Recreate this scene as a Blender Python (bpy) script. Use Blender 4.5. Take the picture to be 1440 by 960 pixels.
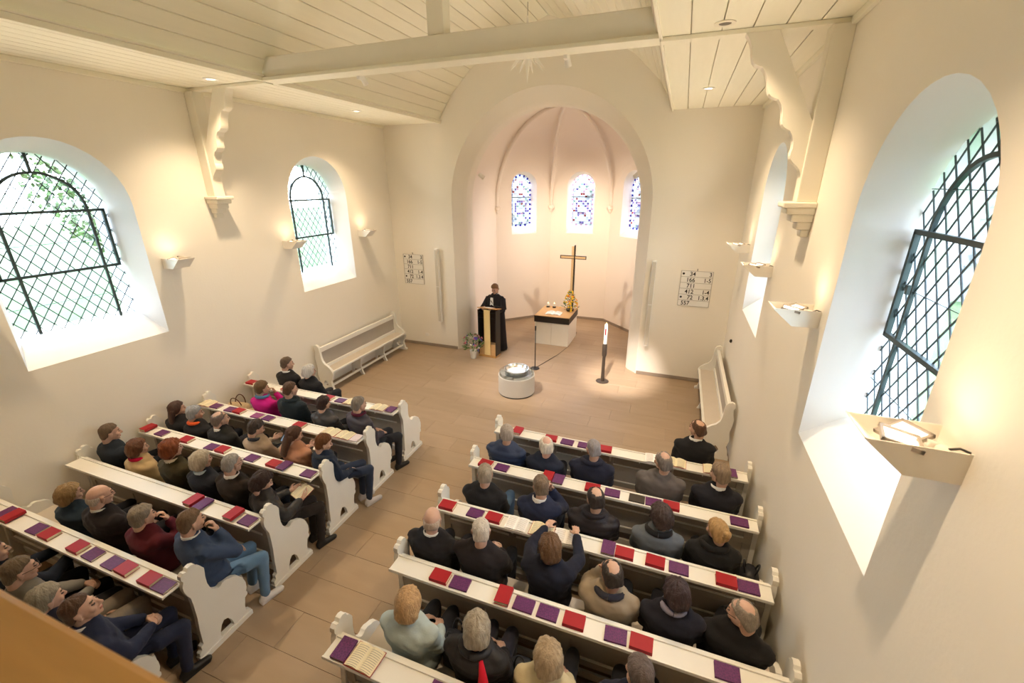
import bpy, bmesh, math, random
from mathutils import Vector, Matrix, noise
from mathutils.geometry import tessellate_polygon
V = Vector
PI = math.pi
S = bpy.context.scene
for _o in list(bpy.data.objects): bpy.data.objects.remove(_o)
C = S.collection
R_ = random.Random(7)

# ------------------------------------------------------------------ camera, sky, exposure
cam_d = bpy.data.cameras.new('camera'); cam = bpy.data.objects.new('camera', cam_d); C.objects.link(cam)
yaw, pitch, roll = 0.358, 0.349, -0.003
fw = V((-math.sin(yaw)*math.cos(pitch), math.cos(yaw)*math.cos(pitch), -math.sin(pitch)))
rt = V((math.cos(yaw), math.sin(yaw), 0)); up = rt.cross(fw)
rt, up = math.cos(roll)*rt + math.sin(roll)*up, -math.sin(roll)*rt + math.cos(roll)*up
m = Matrix((rt, up, -fw)).transposed().to_4x4(); m.translation = V((2.806, -9.509, 4.092))
cam.matrix_world = m
cam_d.sensor_width = 36; cam_d.lens = 611.4/1440*36; cam_d.clip_start = .02
cam_d.dof.use_dof = True; cam_d.dof.focus_distance = 6.5; cam_d.dof.aperture_fstop = 2.8
S.camera = cam
S.view_settings.view_transform = 'Standard'; S.view_settings.look = 'None'
S.view_settings.exposure = 0.60; S.view_settings.gamma = 1; S.view_settings.use_curve_mapping = False
S.cycles.use_denoising = True
S.cycles.max_bounces = 9; S.cycles.diffuse_bounces = 6; S.cycles.transparent_max_bounces = 12
S.cycles.transmission_bounces = 6; S.cycles.caustics_reflective = False; S.cycles.caustics_refractive = False
S.cycles.sample_clamp_indirect = 8

def world():
    w = bpy.data.worlds.new('sky'); S.world = w; w.use_nodes = True
    nt = w.node_tree; nt.nodes.clear()
    o = nt.nodes.new('ShaderNodeOutputWorld'); b = nt.nodes.new('ShaderNodeBackground')
    tc = nt.nodes.new('ShaderNodeTexCoord'); sx = nt.nodes.new('ShaderNodeSeparateXYZ')
    r = nt.nodes.new('ShaderNodeValToRGB')
    r.color_ramp.elements[0].position = 0.0; r.color_ramp.elements[0].color = (.80, .88, 1, 1)
    r.color_ramp.elements[1].position = 1.0; r.color_ramp.elements[1].color = (.50, .68, 1, 1)
    nt.links.new(tc.outputs['Generated'], sx.inputs[0]); nt.links.new(sx.outputs['Z'], r.inputs[0])
    nt.links.new(r.outputs[0], b.inputs[0]); b.inputs[1].default_value = 12.0
    nt.links.new(b.outputs[0], o.inputs[0])
world()
sun_d = bpy.data.lights.new('sun', 'SUN'); sun_d.energy = 8; sun_d.angle = .0095; sun_d.color = (1, .95, .85)
sun = bpy.data.objects.new('sun', sun_d); C.objects.link(sun)
sun.matrix_world = V((-.22, .05, .97)).normalized().to_track_quat('Z', 'Y').to_matrix().to_4x4()

# ------------------------------------------------------------------ materials
MATS = {}
def mat(name, col, rough=.6, metal=0, bump=0, bscale=40, var=0, vscale=6, spec=.3, emis=None, estr=0, alpha=None, trans=0, sheen=0, stretch=None):
    if name in MATS: return MATS[name]
    m = bpy.data.materials.new(name); m.use_nodes = True; nt = m.node_tree
    p = nt.nodes['Principled BSDF']
    p.inputs['Base Color'].default_value = (*col, 1); p.inputs['Roughness'].default_value = rough
    p.inputs['Metallic'].default_value = metal; p.inputs['Specular IOR Level'].default_value = spec
    if trans: p.inputs['Transmission Weight'].default_value = trans
    if sheen: p.inputs['Sheen Weight'].default_value = sheen
    if emis: p.inputs['Emission Color'].default_value = (*emis, 1); p.inputs['Emission Strength'].default_value = estr
    tc = nt.nodes.new('ShaderNodeTexCoord'); mp = nt.nodes.new('ShaderNodeMapping')
    nt.links.new(tc.outputs['Object'], mp.inputs[0])
    if stretch: mp.inputs['Scale'].default_value = stretch
    if var:
        n = nt.nodes.new('ShaderNodeTexNoise'); n.inputs['Scale'].default_value = vscale; n.inputs['Detail'].default_value = 5
        nt.links.new(mp.outputs[0], n.inputs['Vector'])
        mx = nt.nodes.new('ShaderNodeMix'); mx.data_type = 'RGBA'
        mx.inputs[6].default_value = (*[c*(1-var) for c in col], 1); mx.inputs[7].default_value = (*[min(1, c*(1+var)) for c in col], 1)
        nt.links.new(n.outputs['Fac'], mx.inputs[0]); nt.links.new(mx.outputs[2], p.inputs['Base Color'])
    if bump:
        n2 = nt.nodes.new('ShaderNodeTexNoise'); n2.inputs['Scale'].default_value = bscale; n2.inputs['Detail'].default_value = 4
        nt.links.new(mp.outputs[0], n2.inputs['Vector'])
        bp = nt.nodes.new('ShaderNodeBump'); bp.inputs['Strength'].default_value = bump; bp.inputs['Distance'].default_value = .01
        nt.links.new(n2.outputs['Fac'], bp.inputs['Height']); nt.links.new(bp.outputs[0], p.inputs['Normal'])
    MATS[name] = m; return m

plaster = mat('plaster', (.86, .812, .72), .85, bump=.12, bscale=30, var=.025, vscale=1.2)
plaster_apse = mat('plaster_apse', (.88, .80, .72), .85, bump=.1, bscale=30, var=.02, vscale=1.2)
reveal = mat('plaster_reveal', (.90, .90, .89), .8, bump=.08, bscale=30, var=.02, vscale=3)
board = mat('painted_board', (.86, .83, .69), .5, var=.04, vscale=3, stretch=(6, .6, 6), bump=.05, bscale=20)
beamm = mat('painted_beam', (.82, .78, .67), .5, var=.04, vscale=4, bump=.05, bscale=20)
pew_w = mat('pew_white', (.82, .80, .74), .42, var=.03, vscale=5, bump=.03, bscale=25)
pew_s = mat('pew_seat', (.60, .53, .45), .5, var=.06, vscale=5)
pew_g = mat('pew_shade_grey', (.42, .38, .33), .5, var=.06, vscale=5)  # grey for the white pew backs, their shade put into the colour
stone = mat('floor_stone', (.30, .23, .16), .42, var=.15, vscale=3.5, bump=.04, bscale=60, spec=.35)
base_m = mat('baseboard_stone', (.30, .24, .19), .5, var=.1)
lead = mat('lead', (.05, .06, .06), .5, metal=.3)
iron = mat('dark_iron', (.05, .07, .07), .45, metal=.3)
oak = mat('oak', (.50, .28, .10), .4, var=.25, vscale=4, stretch=(1, 8, 8))
rail_m = mat('rail_wood', (.44, .24, .075), .35, var=.15, vscale=5, stretch=(1, 8, 8))
dark_metal = mat('dark_steel', (.05, .045, .04), .4, metal=.6)
bronze = mat('dark_bronze', (.09, .07, .055), .45, metal=.5)
white_pl = mat('white_paint', (.85, .83, .78), .5)
paper = mat('paper', (.90, .88, .86), .8, var=.03, vscale=60)
cream_pg = mat('cream_page', (.82, .74, .52), .8, var=.05, vscale=60)
skin = mat('skin', (.56, .35, .26), .5, var=.08, vscale=14)
eye_m = mat('eye', (.05, .04, .04), .3); lip_m = mat('lip', (.42, .16, .13), .5); brow_m = mat('brow', (.14, .10, .07), .8)
blackm = mat('black_plastic', (.02, .02, .02), .4)

def glass_mat(name, col, rough=.0, gloss=.06):
    m = bpy.data.materials.new(name); m.use_nodes = True; nt = m.node_tree; nt.nodes.clear()
    o = nt.nodes.new('ShaderNodeOutputMaterial'); t = nt.nodes.new('ShaderNodeBsdfTransparent'); g = nt.nodes.new('ShaderNodeBsdfGlossy')
    tc = nt.nodes.new('ShaderNodeTexCoord'); n = nt.nodes.new('ShaderNodeTexNoise'); n.inputs['Scale'].default_value = 9
    nt.links.new(tc.outputs['Object'], n.inputs['Vector'])
    mc = nt.nodes.new('ShaderNodeMix'); mc.data_type = 'RGBA'
    mc.inputs[6].default_value = (*[c*.86 for c in col], 1); mc.inputs[7].default_value = (*col, 1)
    nt.links.new(n.outputs['Fac'], mc.inputs[0]); nt.links.new(mc.outputs[2], t.inputs[0])
    g.inputs['Roughness'].default_value = .1 + rough
    mx = nt.nodes.new('ShaderNodeMixShader'); mx.inputs[0].default_value = gloss
    nt.links.new(t.outputs[0], mx.inputs[1]); nt.links.new(g.outputs[0], mx.inputs[2]); nt.links.new(mx.outputs[0], o.inputs[0])
    MATS[name] = m; return m
pane_m = [glass_mat('pane_clear', (.97, .99, .97)), glass_mat('pane_green', (.86, .95, .86)), glass_mat('pane_pale', (.93, .97, .98))]
clear_g = glass_mat('clear_glass', (.96, .98, .98), gloss=.12)
stain = {k: glass_mat('stained_'+k, c) for k, c in dict(blue=(.05, .07, .45), white=(.80, .82, .92), violet=(.45, .35, .62), red=(.62, .22, .20),
                                                        pale=(.97, .96, .98), green=(.55, .68, .60), rose=(.85, .62, .70)).items()}

# ------------------------------------------------------------------ mesh helpers
class MB:
    def __init__(s): s.v = []; s.f = []; s.m = []
    def add(s, vs, fs, mi=0):
        b = len(s.v); s.v += [V(x) for x in vs]; s.f += [tuple(b+i for i in f) for f in fs]; s.m += [mi]*len(fs); return s
    def box(s, x0, x1, y0, y1, z0, z1, mi=0, M=None):
        vs = [V((x, y, z)) for x in (x0, x1) for y in (y0, y1) for z in (z0, z1)]
        if M: vs = [M @ v for v in vs]
        return s.add(vs, [(0, 1, 3, 2), (4, 6, 7, 5), (0, 4, 5, 1), (2, 3, 7, 6), (0, 2, 6, 4), (1, 5, 7, 3)], mi)
    def prism(s, pts, f, d0, d1, mi=0, tess=False):
        """outline pts (2d); f(u,v,d)->xyz; between depths d0,d1"""
        n = len(pts)
        vs = [f(u, v, d0) for u, v in pts] + [f(u, v, d1) for u, v in pts]
        fs = [(i, (i+1) % n, n+(i+1) % n, n+i) for i in range(n)]
        if tess:
            t = tessellate_polygon([[V((u, v, 0)) for u, v in pts]])
            fs += [tuple(x) for x in t] + [tuple(n+i for i in x[::-1]) for x in t]
        else: fs += [tuple(range(n))[::-1], tuple(range(n, 2*n))]
        return s.add(vs, fs, mi)
    def tube(s, pts, rad, n=8, mi=0, cap=True):
        pts = [V(p) for p in pts]; rad = rad if isinstance(rad, (list, tuple)) else [rad]*len(pts)
        vs = []; ref = None
        for i, p in enumerate(pts):
            d = (pts[min(i+1, len(pts)-1)] - pts[max(i-1, 0)]).normalized()
            if ref is None: ref = d.orthogonal().normalized()
            ref = (ref - d*ref.dot(d)); ref = ref.normalized() if ref.length > 1e-6 else d.orthogonal().normalized()
            b = d.cross(ref)
            vs += [p + (ref*math.cos(2*PI*k/n) + b*math.sin(2*PI*k/n))*rad[i] for k in range(n)]
        fs = [(i*n+k, i*n+(k+1) % n, (i+1)*n+(k+1) % n, (i+1)*n+k) for i in range(len(pts)-1) for k in range(n)]
        if cap: fs += [tuple(range(n))[::-1], tuple((len(pts)-1)*n+k for k in range(n))]
        return s.add(vs, fs, mi)
    def lathe(s, prof, c=(0, 0, 0), n=20, mi=0, cap=True):
        c = V(c)
        vs = [c + V((r*math.cos(2*PI*k/n), r*math.sin(2*PI*k/n), z)) for r, z in prof for k in range(n)]
        fs = [(i*n+k, i*n+(k+1) % n, (i+1)*n+(k+1) % n, (i+1)*n+k) for i in range(len(prof)-1) for k in range(n)]
        if cap: fs += [tuple(range(n))[::-1], tuple((len(prof)-1)*n+k for k in range(n))]
        return s.add(vs, fs, mi)
    def rings(s, rs, mi=0, cap=True):
        n = len(rs[0]); vs = [v for r in rs for v in r]
        fs = [(i*n+k, i*n+(k+1) % n, (i+1)*n+(k+1) % n, (i+1)*n+k) for i in range(len(rs)-1) for k in range(n)]
        if cap: fs += [tuple(range(n))[::-1], tuple((len(rs)-1)*n+k for k in range(n))]
        return s.add(vs, fs, mi)
    def ball(s, c, r, n=10, mi=0, rot=None):
        c = V(c); r = V(r) if not isinstance(r, (int, float)) else V((r, r, r)); vs = []
        for i in range(1, n):
            for k in range(2*n):
                v = V((math.sin(PI*i/n)*math.cos(PI*k/n)*r.x, math.sin(PI*i/n)*math.sin(PI*k/n)*r.y, math.cos(PI*i/n)*r.z))
                vs.append(c + (rot @ v if rot else v))
        t = V((0, 0, r.z)); t = rot @ t if rot else t
        vs += [c+t, c-t]; N = 2*n
        fs = [(i*N+k, (i+1)*N+k, (i+1)*N+(k+1) % N, i*N+(k+1) % N) for i in range(n-2) for k in range(N)]
        fs += [(len(vs)-2, k, (k+1) % N) for k in range(N)] + [(len(vs)-1, (n-2)*N+(k+1) % N, (n-2)*N+k) for k in range(N)]
        return s.add(vs, fs, mi)
    def cone(s, a, b, ra, rb, n=12, mi=0):
        """rounded cone"""
        a, b = V(a), V(b); s.tube([a, b], [ra, rb], n, mi); s.ball(a, ra, 6, mi); s.ball(b, rb, 6, mi); return s
    def mesh(s, name):
        me = bpy.data.meshes.new(name); me.from_pydata(s.v, [], s.f); me.polygons.foreach_set('material_index', s.m); return me
    def build(s, name, mats, parent=None, smooth=False, loc=None, bevel=0, fix=True):
        me = s.mesh(name)
        if fix:
            bm = bmesh.new(); bm.from_mesh(me); bmesh.ops.recalc_face_normals(bm, faces=bm.faces); bm.to_mesh(me); bm.free()
        return link(name, me, mats, parent, smooth, loc, bevel)
def link(name, me, mats, parent=None, smooth=False, loc=None, bevel=0):
    if not isinstance(mats, (list, tuple)): mats = [mats]
    if not me.materials:
        for x in mats: me.materials.append(x)
    if smooth:
        me.polygons.foreach_set('use_smooth', [True]*len(me.polygons))
        if smooth == 'auto': me.set_sharp_from_angle(angle=R(40))
    o = bpy.data.objects.new(name, me); C.objects.link(o)
    if parent: o.parent = parent
    if loc: o.location = loc
    if bevel:
        b = o.modifiers.new('bevel', 'BEVEL'); b.width = bevel; b.segments = 2; b.limit_method = 'ANGLE'; b.angle_limit = R(35)
    return o
def R(d): return math.radians(d)
def tag(o, label=None, cat=None, group=None, kind=None):
    if label: o['label'] = label
    if cat: o['category'] = cat
    if group: o['group'] = group
    if kind: o['kind'] = kind
    return o
def empty(name, loc=(0, 0, 0), rz=0):
    o = bpy.data.objects.new(name, None); C.objects.link(o); o.location = loc; o.rotation_euler.z = rz; o.empty_display_size = .1; return o
def copy_tree(o, parent=None):
    c = o.copy(); C.objects.link(c)
    if parent: c.parent = parent
    for ch in list(o.children): copy_tree(ch, c)
    return c
RS = bpy.data.scenes.new('mesh_workshop')
def remesh(mb, voxel, smooth=2, name='tmp', sf=.5):
    me = mb.mesh(name); o = bpy.data.objects.new(name, me); RS.collection.objects.link(o)
    r = o.modifiers.new('r', 'REMESH'); r.mode = 'VOXEL'; r.voxel_size = voxel; r.use_smooth_shade = True
    if smooth: q = o.modifiers.new('s', 'SMOOTH'); q.iterations = smooth; q.factor = sf
    vl = RS.view_layers[0]; vl.update(); out = bpy.data.meshes.new_from_object(o.evaluated_get(vl.depsgraph))
    bpy.data.objects.remove(o); bpy.data.meshes.remove(me); out.materials.clear(); return out
def arch(yc, hw, z0, zs, n=20):
    return [(yc-hw, z0), (yc+hw, z0)] + [(yc+hw*math.cos(PI*k/n), zs+hw*math.sin(PI*k/n)) for k in range(n+1)]
def struct(o, label, cat=None): return tag(o, label, cat or 'wall', kind='structure')

# ------------------------------------------------------------------ room dimensions
X = 3.965; YB = -13.0; TH = .62; ZW = 5.5
WIN_Y = (-2.31, -6.41, -10.51)
GX = .33                         # glass plane depth behind the wall face
OUT = dict(hw=.77, z0=2.085, zs=3.82); MID = dict(hw=.66, z0=2.33, zs=3.815); INN = dict(hw=.63, z0=2.385, zs=3.81)

def side_wall(sx, name, label):
    mb = MB(); P = lambda y, z, d: (sx*(X+d), y, z)
    outer = [(YB-.5, -.05), (.0, -.05), (.0, ZW), (YB-.5, ZW)]
    for d, ho in ((0, OUT), (TH, INN)):
        loops = [outer] + [arch(y, **ho) for y in WIN_Y]
        flat = [p for l in loops for p in l]
        t = tessellate_polygon([[V((u, v, 0)) for u, v in l] for l in loops])
        mb.add([P(u, v, d) for u, v in flat], [tuple(x) for x in t])
    o4 = [P(u, v, 0) for u, v in outer] + [P(u, v, TH) for u, v in outer]
    mb.add(o4, [(i, (i+1) % 4, 4+(i+1) % 4, 4+i) for i in range(4)])
    w = mb.build(name, plaster, fix=False); struct(w, label)
    for y in WIN_Y:
        mb = MB(); lv = [(0, OUT), (.235, MID), (GX, INN), (TH+.01, INN)]
        rs = [[P(u, v, d) for u, v in arch(y, n=28, **h)] for d, h in lv]
        mb.rings(rs, cap=False); o = mb.build('window_reveal', reveal, w, smooth='auto', fix=False)
    return w
wall_left = side_wall(-1, 'wall_left', 'cream plastered left wall with deep arched windows')
wall_right = side_wall(1, 'wall_right', 'cream plastered right wall with deep arched windows')

# leaded windows -------------------------------------------------------------------
def clip(poly, conv):
    """clip polygon by convex ccw polygon"""
    out = poly
    for i in range(len(conv)):
        a, b = conv[i], conv[(i+1) % len(conv)]; inp = out; out = []
        side = lambda p: (b[0]-a[0])*(p[1]-a[1]) - (b[1]-a[1])*(p[0]-a[0])
        for j in range(len(inp)):
            p, q = inp[j], inp[(j+1) % len(inp)]; sp, sq = side(p), side(q)
            if sp >= 0: out.append(p)
            if (sp >= 0) != (sq >= 0):
                t = sp/(sp-sq); out.append((p[0]+(q[0]-p[0])*t, p[1]+(q[1]-p[1])*t))
        if len(out) < 3: return []
    return out
def leaded_window(n, sx, yc, label, panes=True):
    root = empty('window_%d' % n, (sx*(X+GX), yc, 0)); tag(root, label, 'window', kind='structure')
    P = lambda u, v, d: (sx*d, u, v)
    ho = dict(hw=INN['hw'], z0=INN['z0'], zs=INN['zs']); conv = arch(0, n=24, **ho)
    dw, dh = .137, .19
    if panes:
        full = None; cnt = 0
        for i in range(-6, 7):
            for j in range(-1, 26):
                cx = i*dw + (dw/2 if j % 2 else 0); cz = 2.38 + j*dh/2
                g = .0035; d = [(cx-dw/2+g, cz), (cx, cz-dh/2+g), (cx+dw/2-g, cz), (cx, cz+dh/2-g)]
                c = clip(d, conv)
                if len(c) < 3: continue
                ar = abs(sum(c[k][0]*c[(k+1) % len(c)][1]-c[(k+1) % len(c)][0]*c[k][1] for k in range(len(c))))/2
                if ar < .0012: continue
                mi = R_.choice((0, 0, 1, 2)); tl = R_.uniform(-.004, .004)
                mb = MB(); mb.prism(c, lambda u, v, dd: (sx*(dd+tl*(u-cx)*20), u, v), -.0015, .0015)
                mb.build('pane', pane_m[mi], root, fix=False); cnt += 1
        mb = MB()
        def lead_line(a, b):
            a, b = V(a), V(b); t = (b-a).normalized(); nn = V((-t.y, t.x))*.0045
            mb.prism([tuple(a-nn), tuple(b-nn), tuple(b+nn), tuple(a+nn)], P, -.0035, .0035)
        sl = dh/dw; z0 = 2.38
        for k in range(-24, 30):
            for sgn in (1, -1):
                # line z = z0 + sgn*sl*y + (k+.5)*dh
                pts = []; y0, y1 = -.63, .63; prev = None; N = 126; ins = []
                for q in range(N+1):
                    y = y0+(y1-y0)*q/N; z = z0+sgn*sl*y+(k+.5)*dh
                    top = INN['zs']+math.sqrt(max(0, .63**2-y*y))
                    if 2.385 <= z <= top: ins.append((y, z))
                if len(ins) > 2: lead_line(ins[0], ins[-1])
        tag(mb.build('lead_lattice', lead, root, fix=False), kind='stuff')
    else:
        MB().prism(conv, P, -.002, .002).build('pane', pane_m[0], root, fix=False)
    # iron bars
    def bar(a, b, w=.014, d=.02, name='glazing_bar'):
        a, b = V(a), V(b); t = (b-a).normalized(); nn = V((-t.y, t.x))*w
        MB().prism([tuple(a-nn), tuple(b-nn), tuple(b+nn), tuple(a+nn)], P, -d, .004).build(name, iron, root)
    m_ = .425
    bar((-m_, 2.39), (-m_, 3.80)); bar((m_, 2.39), (m_, 3.80)); bar((0, 4.235), (0, 4.435))
    for z in (2.72, 3.42, 4.05):
        hh = .62 if z < 3.8 else math.sqrt(.62**2-(z-3.81)**2)
        MB().tube([(-sx*.012, -hh, z), (-sx*.012, hh, z)], .003, 6).build('saddle_bar', iron, root)
    mb = MB(); N = 24
    rs = []
    for k in range(N+1):
        a = PI*k/N; rs.append([(sx*d, r*math.cos(a), 3.80+r*math.sin(a)) for r, d in ((m_-.014, -.022), (m_+.014, -.022), (m_+.014, .004), (m_-.014, .004))])
    mb.rings(rs); mb.build('arched_bar', iron, root)
    fr = MB()    # opening casement frame across the middle
    for a, b in (((-.6, 3.075), (.6, 3.075)), ((-.6, 3.785), (.6, 3.785)), ((-.585, 3.075), (-.585, 3.785)), ((.585, 3.075), (.585, 3.785))):
        a, b = V(a), V(b); t = (b-a).normalized(); nn = V((-t.y, t.x))*.016
        fr.prism([tuple(a-nn), tuple(b-nn), tuple(b+nn), tuple(a+nn)], P, -.028, .006)
    fr.build('casement_frame', iron, root)
    mb = MB(); mb.box(-.05, -.03, .40, .43, 3.40, 3.46) if sx > 0 else mb.box(.03, .05, .40, .43, 3.40, 3.46)
    mb.build('catch', iron, root)
    # daylight portal just outside the glass
    ld = bpy.data.lights.new('window_portal', 'AREA'); ld.shape = 'RECTANGLE'; ld.size = 1.26; ld.size_y = 2.06; ld.cycles.is_portal = True
    lo = bpy.data.objects.new('window_portal', ld); C.objects.link(lo)
    lo.matrix_world = Matrix.Translation((sx*(X+GX+.05), yc, 3.41)) @ Matrix(((0, 0, sx), (0, 1, 0), (1, 0, 0))).to_4x4() if False else Matrix.Translation((sx*(X+GX+.05), yc, 3.41)) @ V((-sx, 0, 0)).to_track_quat('-Z', 'Z').to_matrix().to_4x4()
    return root
leaded_window(1, -1, WIN_Y[0], 'arched leaded window in the left wall nearest the altar')
leaded_window(2, -1, WIN_Y[1], 'large arched leaded window at the left edge of the view')
leaded_window(3, -1, WIN_Y[2], 'arched window in the left wall under the gallery end', False)
leaded_window(4, 1, WIN_Y[0], 'arched leaded window in the right wall nearest the altar')
leaded_window(5, 1, WIN_Y[1], 'large arched leaded window in the right wall beside the big wall light')
leaded_window(6, 1, WIN_Y[2], 'arched window in the right wall by the gallery', False)

# front wall with chancel arch ------------------------------------------------------
def front_wall():
    mb = MB(); A0 = dict(hw=2.25, zs=3.68); A1 = dict(hw=2.0, zs=3.62)
    def outl(hw, zs): return [(-X-.6, -.05), (-hw, -.05)] + [(-hw*math.cos(PI*k/40), zs+hw*math.sin(PI*k/40)) for k in range(41)] + [(hw, -.05), (X+.6, -.05), (X+.6, 7.4), (-X-.6, 7.4)]
    for y, A in ((0, A0), (.6, A1)):
        p = outl(**A); t = tessellate_polygon([[V((u, v, 0)) for u, v in p]]); mb.add([(u, y, v) for u, v in p], [tuple(x) for x in t])
    lv = []
    for y, t in ((0, 0), (.02, .03), (.2, .78), (.27, .95), (.32, 1), (.6, 1)):
        hw = 2.25+(2.0-2.25)*t; zs = 3.68+(3.62-3.68)*t
        lv.append([(-hw, y, -.05)] + [(-hw*math.cos(PI*k/40), y, zs+hw*math.sin(PI*k/40)) for k in range(41)] + [(hw, y, -.05)])
    n = len(lv[0]); mb.add([v for r in lv for v in r], [(i*n+k, i*n+k+1, (i+1)*n+k+1, (i+1)*n+k) for i in range(len(lv)-1) for k in range(n-1)])
    w = mb.build('wall_front', plaster, fix=False, smooth='auto'); struct(w, 'cream front wall with the tall round chancel arch'); return w
front_wall()
mb = MB(); mb.box(-X-.6, X+.6, YB-.5, YB, -.05, 7.4); struct(mb.build('wall_back', plaster), 'cream plastered back wall behind the gallery')

# apse --------------------------------------------------------------------------------
AC = V((0, 1.63)); AP = [(-2.17, .6), (-2.17, 2.53), (-.9, 3.8), (.9, 3.8), (2.17, 2.53), (2.17, .6)]
ZA = 3.46; ZTOP = 5.86
def spring(s, big): return ZA + (1.12 if big else .6)*math.sqrt(max(0, 1-s*s))
apse_root = empty('wall_apse', (0, 0, 0)); struct(apse_root, 'rounded apse with pale ribbed vault behind the chancel arch')
WOUT = dict(hw=.41, z0=2.66, zs=4.0); WIN_ = dict(hw=.335, z0=2.86, zs=4.0)
for fi in range(5):
    a, b = V(AP[fi]), V(AP[fi+1]); L = (b-a).length; t = (b-a)/L; nrm = V((t.y, -t.x))  # t x up -> inward?
    inward = (AC - (a+b)/2).normalized()
    if nrm.dot(inward) < 0: nrm = -nrm
    big = fi in (1, 2, 3)
    N = 24; top = [(-L/2 + L*k/N, spring(-1+2*k/N, big)) for k in range(N+1)]
    outl = [(-L/2, -.05), (L/2, -.05)] + top[::-1]
    loops = [outl] + ([arch(0, n=20, **WOUT)] if big else [])
    flat = [p for l in loops for p in l]; mid = (a+b)/2
    F = lambda u, v, d: (mid.x+t.x*u-nrm.x*d, mid.y+t.y*u-nrm.y*d, v)
    tt = tessellate_polygon([[V((u, v, 0)) for u, v in l] for l in loops])
    mb = MB(); mb.add([F(u, v, 0) for u, v in flat], [tuple(x) for x in tt])
    if big:
        mb.rings([[F(u, v, d) for u, v in arch(0, n=20, **h)] for d, h in ((0, WOUT), (.24, WIN_), (.4, WIN_))], cap=False)
    # vault web
    M_ = 14; rows = []
    for i in range(M_+1):
        th = PI/2*i/M_; row = []
        for k in range(N+1):
            u = -L/2+L*k/N; z0 = spring(-1+2*k/N, big); p = V((mid.x+t.x*u, mid.y+t.y*u)); sc = math.cos(th)
            q = AC + (p-AC)*sc
            if fi in (0, 4) and p.y < 1.63: q = V((p.x*sc, p.y))
            row.append((q.x, q.y, z0+(ZTOP-z0)*math.sin(th)))
        rows.append(row)
    n = N+1; mb.add([v for r in rows for v in r], [(i*n+k, i*n+k+1, (i+1)*n+k+1, (i+1)*n+k) for i in range(M_) for k in range(N)])
    mb.build('apse_bay', plaster_apse, apse_root, smooth='auto', fix=False)
    bb = MB(); bb.prism([(-L/2, 0), (L/2, 0), (L/2, .075), (-L/2, .075)], F, -.018, 0); bb.build('plinth_strip', base_m, apse_root)
    if big:
        wn = 6+fi; lab = {1: 'left', 2: 'middle', 3: 'right'}[fi]
        root = empty('window_%d' % wn, F(0, 0, .25)); root.rotation_euler.z = math.atan2(t.y, t.x); tag(root, 'small arched stained glass window, the %s one of the apse' % lab, 'window', kind='structure')
        G = lambda u, v, d: (u, d, v)
        conv = arch(0, n=24, **WIN_); hw = .335
        bw = .062
        # border pieces
        per = []; z = 2.86
        mbs = {k: MB() for k in stain}
        rr = random.Random(fi*11)
        def piece(poly, k):
            c = clip(poly, conv)
            if len(c) >= 3: mbs[k].prism(c, G, -.002, .002)
        c1, c2 = (('blue', 'white') if fi != 2 else ('rose', 'pale'))
        for q in range(17):
            z0_, z1_ = 2.86+q*.067, 2.86+(q+1)*.067-.008
            for s_ in (-1, 1):
                x0_, x1_ = sorted((s_*hw, s_*(hw-bw)))
                piece([(x0_, z0_), (x1_, z0_), (x1_, z1_), (x0_, z1_)], c1 if (q) % 2 else c2)
        for q in range(14):
            a0, a1 = PI*q/14, PI*(q+1)/14-.03
            po = [((hw)*math.cos(a0), 4+hw*math.sin(a0)), (hw*math.cos(a1), 4+hw*math.sin(a1)), ((hw-bw)*math.cos(a1), 4+(hw-bw)*math.sin(a1)), ((hw-bw)*math.cos(a0), 4+(hw-bw)*math.sin(a0))]
            mbs[c1 if q % 2 else c2].prism(po, G, -.002, .002)
        for q in range(7):
            x0_ = -hw+bw+q*(2*(hw-bw))/7; piece([(x0_, 2.86), (x0_+.069, 2.86), (x0_+.069, 2.86+bw), (x0_, 2.86+bw)], c1 if q % 2 else c2)
        # inner field of small quarries
        inner = arch(0, hw=hw-bw-.006, z0=2.86+bw+.008, zs=4.0, n=20)
        nx = 8; st = 2*(hw-bw)/nx
        for ix in range(nx):
            for iz in range(20):
                cx = -(hw-bw)+st*(ix+.5); cz = 2.93+st*(iz+.5)
                sym = abs(ix-3.5); r_ = math.hypot(sym, (iz-6.5)); r2 = math.hypot(sym, iz-15)
                key = 'pale'
                if 2.3 < r_ < 3.4: key = rr.choice(('violet', 'rose', 'violet'))
                elif r_ < 1.4: key = 'white'
                elif 1.6 < r2 < 2.5: key = rr.choice(('white', 'rose', 'pale'))
                elif (int(sym-.5)+iz) % 4 == 0: key = rr.choice(('green', 'red', 'violet', 'white'))
                g = .003; h = st/2-g
                c = clip([(cx-h, cz-h), (cx+h, cz-h), (cx+h, cz+h), (cx-h, cz+h)], inner)
                if len(c) >= 3: mbs[key].prism(c, G, -.002, .002)
        for k, q in mbs.items():
            if q.v: tag(q.build('%s_glass' % k, stain[k], root, fix=False), kind='stuff')
        lm = MB()
        for iz in range(30):
            z_ = 2.86+iz*.067
            if z_ < 4.3: lm.box(-hw, hw, -.003, .003, z_-.003, z_+.003) if z_ < 4.0 else None
        for s_ in (-1, 1): lm.box(s_*(hw-bw)-.004, s_*(hw-bw)+.004, -.004, .004, 2.86, 4.0)
        tag(lm.build('lead_lines', lead, root, fix=False), kind='stuff')
        MB().box(-hw, hw, .0, .02, 3.685, 3.71).build('cross_bar', iron, root)
        ld = bpy.data.lights.new('apse_portal', 'AREA'); ld.shape = 'RECTANGLE'; ld.size = .7; ld.size_y = 1.5; ld.cycles.is_portal = True
        lo = bpy.data.objects.new('apse_portal', ld); C.objects.link(lo); c_ = V(F(0, 3.6, .35))
        lo.matrix_world = Matrix.Translation(c_) @ V((nrm.x, nrm.y, 0)).to_track_quat('-Z', 'Z').to_matrix().to_4x4()
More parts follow.
